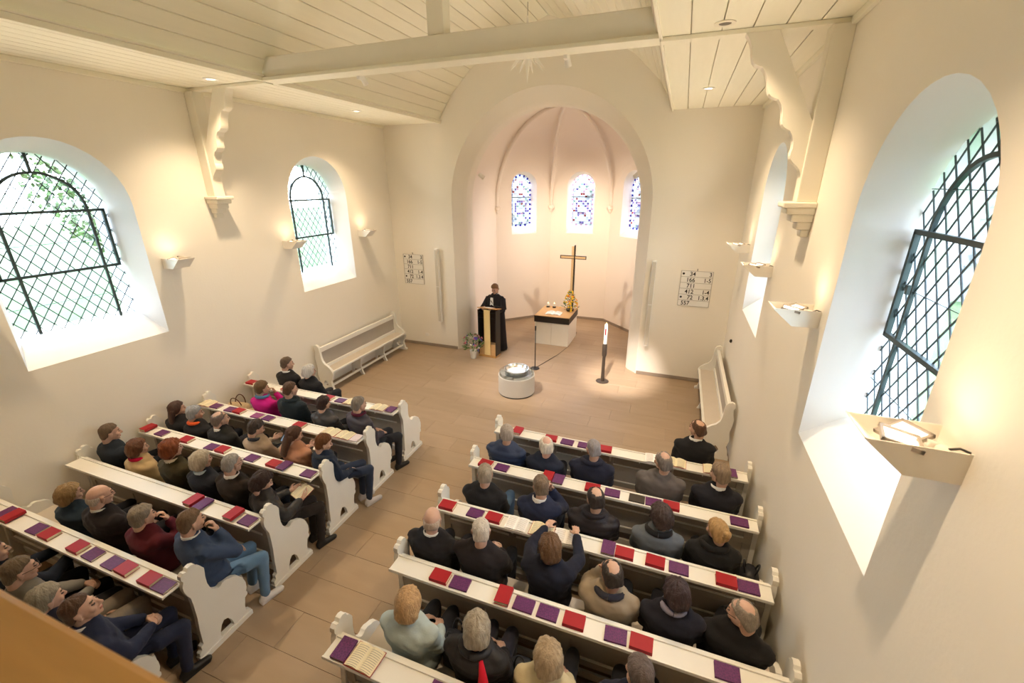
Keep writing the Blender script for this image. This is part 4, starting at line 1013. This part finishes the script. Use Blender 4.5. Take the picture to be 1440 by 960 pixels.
# red scarf end hanging down one jacket
p_ = PPL['k2'][1]['root']
MB().tube([(.07, -.10, 1.02), (.11, -.155, .93), (.12, -.175, .83), (.11, -.175, .74)], [.012, .03, .045, .015], 10).build('scarf_end', cloth((.60, .01, .03), W_), p_, smooth=True)
FIT[0] = None
# pastor ------------------------------------------------------------------------
r_, info = person(-1.33, .34, 1.60, head=(0, -22, 0), hair='full', hcol=(.20, .10, .045), top=((.012, .010, .012), W_), pose='stand', label='pastor in black robe with white bands, standing behind the lectern', standing=True, group=None, byaw=172, collar=WHT)
g = MB(); rs = []
for z, a, b_ in ((.03, .30, .24), (.3, .28, .22), (.7, .26, .20), (1.0, .24, .18), (1.2, .245, .17), (1.36, .23, .14), (1.42, .15, .10)):
    rs.append([V((a*math.cos(2*PI*k/40)*(1+.045*math.cos(k*2.5)*(1.3-z)), -.02+b_*math.sin(2*PI*k/40)*(1+.06*math.cos(k*2.5)*(1.3-z)), z)) for k in range(40)])
g.rings(rs); g.build('robe', cloth((.012, .010, .012), W_), r_, smooth=True)
for s in (-1, 1):
    MB().tube([(s*.20, -.03, 1.37), (s*.27, .06, 1.16), (s*.20, .22, 1.14), (s*.14, .30, 1.19)], [.075, .085, .10, .095], 14).build('robe_sleeve', cloth((.012, .010, .012), W_), r_, smooth=True)
MB().prism([(-.035, 1.42), (.035, 1.42), (.05, 1.22), (.004, 1.24), (-.004, 1.24), (-.05, 1.22)], lambda u, v, d: (u, d+.16-(1.42-v)*-.05, v), 0, .006, tess=True).build('white_bands', cloth(WHT, 'shirt'), r_)

# ------------------------------------------------------------------ things held and bags
def held(name, who, builder, off, rot, label, cat):
    info = PPL[who][1]; rt_ = info['root']; M = Matrix.Translation(rt_.location) @ Matrix.Rotation(rt_.rotation_euler.z, 4, 'Z')
    mid = (info['wr'][1]+info['wr'][-1])/2+V(off); o = builder(); o.name = name
    o.matrix_world = M @ Matrix.Translation(mid) @ Matrix.Rotation(R(rot), 4, 'X'); tag(o, label, cat); return o
held('open_hymn_book', 'd6', lambda: open_book('open_hymn_book', cream_pg, .25, .19, .02, red_c), (0, .085, .005), 25, 'open cream hymn book held by the woman in leather jacket', 'book')
held('song_sheet', 'c5', lambda: open_book('song_sheet', paper, .21, .20, .004), (.03, .09, .02), 35, 'white folded song sheet held by the woman in peach top', 'paper')
def phone():
    r0 = empty('mobile_phone'); MB().box(-.037, .037, -.075, .075, 0, .009).build('phone_body', blackm, r0, bevel=.003); MB().box(-.033, .033, -.07, .07, .009, .0098).build('screen', mat('dark_screen', (.02, .02, .03), .1), r0); return r0
held('mobile_phone', 'c4', phone, (.02, .09, .02), 35, 'dark mobile phone held by the woman in beige coat', 'phone')
def bag(name, loc_, size, m, hm, label, rz=0, n_handles=2, big=.12, tufts=0):
    root = empty(name, loc_, R(rz)); tag(root, label, 'bag'); a, b_, c = size
    q = MB(); q.rings([[V((a*s_*math.copysign(abs(math.cos(2*PI*k/20))**.5, math.cos(2*PI*k/20)), b_*t_*math.copysign(abs(math.sin(2*PI*k/20))**.5, math.sin(2*PI*k/20)), c*z)) for k in range(20)] for z, s_, t_ in ((0, .9, .9), (.05, 1, 1), (.5, 1.03, 1.05), (.85, .97, .75), (1, .92, .4))])
    me = q.mesh('bag_body'); o = link('bag_body', me, m, root, True)
    for v in me.vertices: v.co += v.normal*.012*noise.noise(v.co*11+V((loc_[0]*5, 0, 0)))
    for k in range(n_handles):
        yy = b_*.4*(1 if k else -1)
        MB().tube([(a*.5*math.cos(PI-PI*t/12), yy*(1+.6*math.sin(PI*t/12)), c*.95+big*math.sin(PI*t/12)) for t in range(13)], .008, 8).build('handle', hm, root, smooth=True)
    return root
blk_l = mat('black_leather', (.018, .018, .022), .45, bump=.2, bscale=60); beige_c = mat('beige_fabric', (.50, .38, .24), .85, var=.15, vscale=12, bump=.3, bscale=60); brown_l = mat('brown_leather', (.10, .035, .015), .45)
bag('handbag', (-3.62, YL-PITCH+.24, .46), (.19, .11, .26), beige_c, brown_l, 'beige fabric bag with brown handles on the second left pew by the wall', rz=10, big=.14)
bag('coat_bundle', (-3.25, YL-PITCH+.22, .46), (.14, .13, .20), beige_c, brown_l, 'crumpled beige coat lying beside the beige bag on the second left pew', rz=-15, n_handles=0)
bag('handbag', (1.52, YR-4*PITCH+.33, .46), (.085, .10, .27), blk_l, blk_l, 'black leather bag standing between the blond and the grey-haired woman', rz=-5)
bag('handbag', (2.07, YR-4*PITCH+.33, .46), (.08, .09, .25), blk_l, blk_l, 'black handbag behind the grey-haired woman in the fifth right pew', rz=12, n_handles=1, big=.16)
bag('handbag', (3.80, YR-2*PITCH+.24, .46), (.09, .10, .24), blk_l, blk_l, 'black round-handled bag at the wall end of the third right pew', rz=80, n_handles=2, big=.10)
bag('handbag', (-1.74, YL-3*PITCH+.33, .46), (.075, .09, .22), blk_l, blk_l, 'black bag on the seat in front of the streaked-haired woman', rz=5)

# ------------------------------------------------------------------ chancel furniture
altar_w = mat('altar_stone', (.78, .74, .66), .7, bump=.06, var=.04); altar_top = mat('altar_oak', (.58, .36, .17), .4, var=.15, vscale=5, stretch=(1, 8, 8)); candle_w = mat('candle_wax', (.88, .85, .76), .5)
flame = mat('flame', (1, .7, .3), .5, emis=(1, .62, .25), estr=5)
al = empty('altar', (-.055, 1.62, 0)); tag(al, 'altar of white block with dark band and wooden top in the apse', 'altar')
MB().box(-.46, -.0015, -.50, .50, 0, .62).build('stone_block', altar_w, al, bevel=.006); MB().box(.0015, .46, -.50, .50, 0, .62).build('stone_block', altar_w, al, bevel=.006)
MB().box(-.475, .475, -.52, .52, .62, .785).build('dark_band', dark_metal, al, bevel=.003)
MB().box(-.47, .47, -.515, .515, .785, .80).build('wooden_top', altar_top, al, bevel=.002)
def flame_at(x, y, z, par=None):
    return MB().lathe([(.001, 0), (.006, .006), (.007, .014), (.004, .026), (.001, .036)], (x, y, z), 10).build('flame', flame, par, smooth=True)
for k, x in enumerate((-.40, -.22)):
    cr = empty('altar_candle', (x, 1.98, .80)); tag(cr, 'short white candle in dark holder on the altar, the %s of two' % ('left' if k == 0 else 'right'), 'candle', 'altar candles')
    MB().lathe([(.05, 0), (.055, .01), (.045, .02), (.04, .04), (.045, .045)], n=18).build('holder', dark_metal, cr, smooth='auto')
    MB().lathe([(.035, .045), (.035, .115), (.03, .12), (.0, .118)], n=18).build('wax', candle_w, cr, smooth='auto'); flame_at(0, 0, .12, cr)
bk = open_book('open_bible', paper, .42, .30, .035, dark_c); bk.location = (-.08, 1.42, .80); tag(bk, 'large open book lying on the altar top', 'book')
# flower arrangements
leafm = mat('leaf_green', (.06, .16, .035), .5, var=.3, vscale=20); yel = mat('petal_yellow', (.85, .55, .03), .6); orn = mat('petal_orange', (.80, .22, .03), .6); vio = mat('petal_violet', (.13, .08, .40), .6); pnk = mat('petal_pink', (.62, .20, .30), .6)
def bouquet(root, base, n_leaf, n_fl, rad, h, cols, seed, cone=False):
    rr = random.Random(seed); base = V(base)
    def pt(u=None):
        a = rr.uniform(0, 2*PI); z = rr.uniform(0, 1); r_ = rad*(1-z*.85 if cone else math.sin(PI*min(1, .25+z*.62)))*rr.uniform(.6, 1); return base+V((r_*math.cos(a), r_*math.sin(a), h*z)), a
    for k in range(n_leaf):
        p, a = pt(); d = V((math.cos(a), math.sin(a), rr.uniform(-.2, .9))).normalized(); s_ = d.cross(V((0, 0, 1))).normalized()*rr.uniform(.012, .022); L = rr.uniform(.06, .12); n = d.cross(s_).normalized()*.008
        MB().add([p-d*L*.4, p+s_+n, p+d*L*.6, p-s_+n, p+n*-.5], [(0, 1, 4), (1, 2, 4), (2, 3, 4), (3, 0, 4)]).build('leaf', leafm, root, fix=False)
    for k in range(n_fl):
        p, a = pt(); p = p+V((math.cos(a), math.sin(a), .3))*.02; mm = rr.choice(cols); q = MB(); N = 7; s = rr.uniform(.022, .036); d = V((math.cos(a), math.sin(a), .6)).normalized(); F_ = frame(d, V((0, 0, 1)))
        for i in range(N):
            t = 2*PI*i/N; c_ = F_ @ V((s*.6*math.cos(t), 0, s*.6*math.sin(t))); q.ball(p+c_+d*.004, (s*.38, s*.38, s*.38), 4)
        q.ball(p+d*.008, s*.3, 4); q.build('blossom', mm, root, smooth=True)
    for k in range(7):
        a = rr.uniform(0, 6.28); MB().tube([base-V((0, 0, .06)), base+V((math.cos(a)*rad*.3, math.sin(a)*rad*.3, h*.5))], .003, 5).build('stem', leafm, root)
fb = empty('flower_arrangement', (.27, 1.80, .80)); tag(fb, 'cone-shaped yellow and orange flower arrangement on the altar', 'flowers')
MB().lathe([(.08, 0), (.11, .03), (.115, .055), (.10, .055)], n=20).build('bowl', dark_metal, fb, smooth='auto'); bouquet(fb, (0, 0, .05), 110, 56, .27, .50, (yel, yel, yel, orn), 5, True)
vs_ = empty('flower_vase', (-1.62, -.42, 0)); tag(vs_, 'white pot of violet flowers and greenery beside the lectern', 'flowers')
MB().lathe([(.065, 0), (.07, .01), (.085, .20), (.09, .205), (.08, .20), (.06, .02)], n=22).build('pot', white_pl, vs_, smooth='auto'); bouquet(vs_, (0, 0, .22), 120, 30, .27, .40, (vio, vio, pnk, white_pl), 9)
# cross behind the altar
cx = empty('cross', (.20, 2.22, 0)); tag(cx, 'tall slender wooden cross with dark steel edge behind the altar', 'cross')
cw = mat('cross_wood', (.66, .46, .25), .45, var=.1, stretch=(6, 6, 1))
MB().box(-.04, .03, -.02, .02, .02, 2.49).build('upright_wood', cw, cx, bevel=.003); MB().box(.03, .062, -.03, .03, .02, 2.52).build('upright_steel', dark_metal, cx)
MB().box(-.33, .34, -.026, .0, 2.165, 2.225).build('arm_wood', cw, cx, bevel=.003); MB().box(-.345, .355, -.03, .015, 2.225, 2.24).build('arm_steel', dark_metal, cx); MB().box(-.345, .355, -.03, .015, 2.15, 2.165).build('arm_steel', dark_metal, cx)
for s in (-1, 1): MB().box(.005+s*.35-.008, .005+s*.35+.008, -.03, .015, 2.15, 2.24).build('arm_steel', dark_metal, cx)
MB().box(-.16, .18, -.14, .14, 0, .02).build('base_plate', dark_metal, cx, bevel=.003)
# lectern
lc = empty('lectern', (-1.30, -.10, 0), R(-4)); tag(lc, 'slender dark lectern with pale centre panel and oak base, in front of the pastor', 'lectern')
gold = mat('pale_gold', (.80, .62, .30), .35, var=.08, stretch=(4, 4, 1))
MB().box(-.25, .23, -.16, .14, 0, .05).build('oak_base', oak, lc, bevel=.004)
MB().box(-.235, .215, -.13, .11, .05, .33).build('oak_plinth', altar_top, lc, bevel=.004)
for x0, x1 in ((-.26, -.235), (.215, .24)): MB().box(x0, x1, -.14, .10, .05, 1.20).build('side_panel', dark_metal, lc, bevel=.002)
MB().box(-.235, .215, .05, .07, .33, 1.16).build('back_panel', mat('dark_wood', (.035, .02, .015), .3), lc)
MB().box(-.075, .085, -.165, -.14, .06, 1.22).build('centre_panel', gold, lc, bevel=.003)
for z in (1.0, 1.14): MB().box(-.235, .215, -.135, -.128, z, z+.012).build('cross_rod', dark_metal, lc)
M = Matrix.Translation((-.01, .02, 1.22)) @ Matrix.Rotation(R(-12), 4, 'X')
MB().box(-.255, .255, -.16, .15, -.01, .012, M=M).build('reading_board', oak, lc, bevel=.003)
MB().box(-.11, .11, -.12, .12, .012, .016, M=M).build('sermon_paper', paper, lc)
MB().tube([(.10, .1, 1.24), (.09, .0, 1.36), (.05, -.02, 1.43)], [.004, .004, .012], 8).build('microphone', blackm, lc, smooth=True)
# font
ft = empty('baptismal_font', (.02, -1.80, 0)); tag(ft, 'round pale stone baptismal font with glass rim and silver bowl', 'font')
fst = mat('font_stone', (.58, .55, .50), .7, bump=.08, var=.05); silver = mat('silver', (.8, .8, .8), .18, metal=1)
MB().lathe([(.365, 0), (.372, .02), (.365, .025)], n=48).build('dark_plinth', dark_metal, ft, smooth='auto')  # thin dark disc under the drum
MB().lathe([(.37, .025), (.375, .03), (.375, .40), (.37, .405), (.0, .405)], n=48).build('stone_drum', fst, ft, smooth='auto')
MB().lathe([(.36, .405), (.36, .47), (.352, .47), (.352, .41)], n=48).build('glass_ring', clear_g, ft, smooth='auto')
MB().lathe([(.06, .406), (.10, .41), (.20, .45), (.245, .53), (.25, .53), (.205, .44), (.10, .415), (.0, .41)], n=40, cap=False).build('silver_bowl', silver, ft, smooth='auto')
MB().lathe([(.24, .41), (.24, .55), (.233, .55), (.233, .41)], n=40).build('glass_bowl', clear_g, ft, smooth='auto')
MB().lathe([(.001, .47), (.19, .47)], n=32, cap=False).build('water', mat('water', (.85, .92, .95), .03, spec=.8), ft)
# microphone stand
ms = empty('microphone_stand', (.02, -.53, 0)); tag(ms, 'thin black microphone stand on the floor behind the font', 'stand')
MB().lathe([(.10, 0), (.11, .008), (.10, .018), (.02, .025)], n=24).build('base', dark_metal, ms, smooth='auto'); MB().tube([(0, 0, .02), (0, 0, .96)], .011, 8).build('pole', dark_metal, ms, smooth=True); MB().tube([(0, 0, .94), (0, 0, 1.05)], [.016, .02], 10).build('microphone', blackm, ms, smooth=True)
# paschal candle
pc = empty('candle_stand', (1.62, -.69, 0)); tag(pc, 'tall dark candle stand on round base with big white candle', 'candle stand')
MB().lathe([(.135, 0), (.14, .008), (.13, .016), (.04, .02)], n=32).build('base_plate', bronze, pc, smooth='auto')
MB().lathe([(.038, .02), (.034, .60), (.034, .60)], n=18).build('post', bronze, pc, smooth='auto')
MB().lathe([(.045, .60), (.052, .66), (.052, .85), (.045, .87)], n=18).build('candle_socket', bronze, pc, smooth='auto')
MB().lathe([(.028, .87), (.03, .96), (.045, .97), (.045, .985), (.03, .99)], n=18).build('drip_glass', clear_g, pc, smooth='auto')
MB().lathe([(.036, .88), (.036, 1.30), (.03, 1.315), (.0, 1.31)], n=20).build('candle', candle_w, pc, smooth='auto'); flame_at(0, 0, 1.315, pc)
MB().box(-.012, .012, -.039, -.035, 1.08, 1.22).build('wax_cross', red_c, pc)
# ------------------------------------------------------------------ hymn boards
def text(body, x, z, size, m, parent, sx=1):
    c = bpy.data.curves.new('numeral', 'FONT'); c.body = body; c.size = size; c.extrude = .0015; c.offset = .0012
    o = bpy.data.objects.new('numeral', c); RS.collection.objects.link(o); c.materials.append(m)
    vl = RS.view_layers[0]; vl.update(); me = bpy.data.meshes.new_from_object(o.evaluated_get(vl.depsgraph)); bpy.data.objects.remove(o)
    o = bpy.data.objects.new('numeral', me); C.objects.link(o)
    o.location = (x, -.014, z); o.rotation_euler = (PI/2, 0, 0); o.scale = (sx, 1, 1); o.parent = parent; return o
numm = mat('numeral_black', (.02, .02, .02), .5); rail_g = mat('board_rail_grey', (.50, .47, .42), .6)
def hymn_board(x0, x1, z0, z1, label):
    root = empty('hymn_board', ((x0+x1)/2, 0, (z0+z1)/2)); tag(root, label, 'hymn board', 'white hymn number boards'); w = x1-x0; h = z1-z0
    MB().box(-w/2, w/2, -.012, -.002, -h/2, h/2).build('board', white_pl, root, bevel=.002)
    for k in range(7): z = -h/2+h*k/6; MB().box(-w/2, w/2, -.018, -.012, z-.004, z+.004).build('number_rail', rail_g, root)
    for s in (-1, 1): MB().box(s*w/2-.006, s*w/2+.006, -.018, -.0, -h/2, h/2).build('side_rail', rail_g, root)
    MB().tube([(0, -.01, h/2), (0, -.02, h/2+.05)], .006, 6).build('hanging_hook', dark_metal, root)
    rowsT = ((1, '34', '3'), (0, '166', '1-5'), (0, '711', ''), (0, '412', '1-4'), (1, '72', '1.3.4'), (0, '557', ''))
    for k, (dot, a, b_) in enumerate(rowsT):
        zc = h/2-h*(k+.5)/6; s_ = h/6*.98
        ta = text(a, 0, zc-s_*.34, s_, numm, root, .95); ww = max(v.co.x for v in ta.data.vertices)*.95; ta.location.x = -w*.04-ww if k != 5 else -w*.12-ww
        if b_: tb = text(b_, 0, zc-s_*.34, s_, numm, root, .9); ww = max(v.co.x for v in tb.data.vertices)*.9; tb.location.x = w*.46-ww
        if dot: MB().lathe([(.022, 0), (.022, .004)], n=14).build('dot', numm, root).location = (-w*.42, -.018, zc); 
    for o in root.children:
        if o.name.startswith('dot'): o.rotation_euler.x = PI/2; o.location.y = -.012
hymn_board(-3.70, -3.14, 1.66, 2.41, 'white hymn board with black numbers on the front wall, left of the arch')
hymn_board(2.96, 3.56, 1.68, 2.41, 'white hymn board with black numbers on the front wall, right of the arch')
# column loudspeakers
for x, lab in ((-2.68, 'left'), (2.42, 'right')):
    r0 = empty('column_loudspeaker', (x, 0, .73)); tag(r0, 'tall slim white column loudspeaker on the front wall, %s of the arch' % lab, 'loudspeaker', 'white column loudspeakers')
    MB().box(-.045, .045, -.14, -.05, 0, 1.87).build('cabinet', white_pl, r0, bevel=.006)
    MB().box(-.036, .036, -.145, -.139, .03, 1.84).build('grille', mat('grille_cream', (.62, .57, .48), .7, bump=.5, bscale=300), r0)
    for z in (.3, .9, 1.5): MB().box(-.015, .015, -.055, -.0, z, z+.05).build('wall_mount', white_pl, r0)
    for z in (.93,): MB().box(-.046, .046, -.1465, -.139, z, z+.012).build('joint_strip', white_pl, r0)
# small fittings
so = MB().box(-3.22, -3.12, -.012, 0, .26, .34).build('wall_socket', white_pl, bevel=.004); tag(so, 'small white wall socket on the front wall beside the left bench', 'socket')
hk = MB().ball((X-.02, -1.05, 1.35), (.025, .02, .035), 6).build('wall_button', dark_metal, smooth=True); tag(hk, 'small dark button on the right wall above the bench', 'button')
# star over the chancel arch
st = empty('hanging_star', (-.12, -.85, 6.35)); tag(st, 'large white many-pointed star hanging before the gable above the arch', 'star')
stm = mat('star_paper', (.90, .88, .82), .7)
dirs = [V((0, 0, 1)), V((0, 0, -1))]
for k in range(8):
    a = PI/4*k+.25; dirs.append(V((math.cos(a), math.sin(a), .0)))
for k in range(8):
    a = PI/4*k; dirs += [V((math.cos(a), math.sin(a), .95)).normalized(), V((math.cos(a), math.sin(a), -.95)).normalized()]
for k, d in enumerate(dirs):
    L = .54 if k < 2 else .46; F_ = frame(d, V((.1, .2, 1)) if abs(d.z) < .9 else V((1, 0, 0))); q = [F_ @ V((.065*math.cos(PI/2*i+PI/4), .10, .065*math.sin(PI/2*i+PI/4))) for i in range(4)]
    MB().add(q+[d*L], [(0, 1, 4), (1, 2, 4), (2, 3, 4), (3, 0, 4), (3, 2, 1, 0)]).build('star_point', stm, st)
MB().ball((0, 0, 0), .12, 8).build('star_core', stm, st, smooth=True); MB().tube([(0, 0, .5), (0, 0, .72)], .004, 6).build('hanging_cord', blackm, st)
# gallery rail in front of the camera
ga = empty('gallery_parapet', (0, -9.4, 0)); tag(ga, 'brown varnished wooden gallery rail crossing the lower left corner', 'railing', kind='structure')
RZ = 3.42
MB().box(-X, X, -.12, .115, RZ-.07, RZ).build('hand_rail', rail_m, ga, bevel=.012)
MB().box(-X, X, -.02, .02, 2.55, RZ-.07).build('parapet_panel', rail_m, ga)
for k in range(7): MB().box(-X+.6+k*1.1, -X+.68+k*1.1, -.035, .035, 2.45, RZ-.07).build('baluster_post', rail_m, ga)
gf = MB(); gf.box(-X, X, YB, -9.34, 2.25, 2.45); struct(gf.build('floor_gallery', rail_m), 'wooden gallery floor carrying the viewer', 'floor')
# ------------------------------------------------------------------ outside
grass = mat('lawn_grass', (.085, .115, .06), .9, var=.3, vscale=1.5)
gr = MB().box(-70, 70, -70, 70, -.6, -.5).build('ground_lawn', grass); struct(gr, 'green lawn around the church seen through the windows', 'ground')
foli = mat('foliage', (.085, .13, .045), .8, var=.4, vscale=3); barkm = mat('bark', (.10, .07, .05), .9)
q = MB(); rr = random.Random(3)
for i in range(3800):
    c_ = V((rr.uniform(-14, 14), rr.uniform(12.6, 14.4), rr.uniform(-.4, 4.6)+rr.uniform(0, .8))); s_ = rr.uniform(.15, .32)
    u = V((rr.uniform(-1, 1), rr.uniform(-1, 1), rr.uniform(-1, 1))).normalized(); w = u.orthogonal().normalized()
    q.add([c_-u*s_, c_+w*s_*.6, c_+u*s_, c_-w*s_*.6, c_+u.cross(w)*.08], [(0, 1, 4), (1, 2, 4), (2, 3, 4), (3, 0, 4)])
hm_ = mat('backdrop_leaves', (.31, .31, .30), .9, var=.15, vscale=2); q.box(-14, 14, 13, 14, -.5, 5.2)  # leafy screen added behind the apse to dim the sky in its glass
tag(q.build('backdrop', hm_, fix=False), 'added leafy backdrop dimming the sky behind the apse windows', 'backdrop', kind='stuff')
for k, (x, y, h, lab) in enumerate(((-13, -9, 7, 'broad green tree outside the big left window'), (-15, 1, 8, 'tall green tree outside the front left window'), (12, -4, 7, 'light green tree outside the big right window'), (14, 5, 8, 'green tree outside the front right window'))):
    root = empty('tree', (x, y, -.5)); tag(root, lab, 'tree', kind=None)
    MB().tube([(0, 0, 0), (.1, 0, h*.3), (0, .1, h*.55)], [.3, .22, .12], 10).build('trunk', barkm, root, smooth=True)
    rr = random.Random(k); q = MB()
    for i in range(2600):
        a = rr.uniform(0, 6.28); z = rr.uniform(-1, 1); r_ = math.sqrt(1-z*z)*rr.uniform(.5, 1); c_ = V((r_*math.cos(a)*h*.36, r_*math.sin(a)*h*.36, h*.62+z*h*.36)); s_ = rr.uniform(.06, .15)
        u = V((rr.uniform(-1, 1), rr.uniform(-1, 1), rr.uniform(-1, 1))).normalized(); w = u.orthogonal().normalized()
        q.add([c_-u*s_, c_+w*s_*.6, c_+u*s_, c_-w*s_*.6, c_+u.cross(w)*.08], [(0, 1, 4), (1, 2, 4), (2, 3, 4), (3, 0, 4)])
    tag(q.build('leaf_crown', foli, root, fix=False), kind='stuff')

bpy.data.scenes.remove(RS)
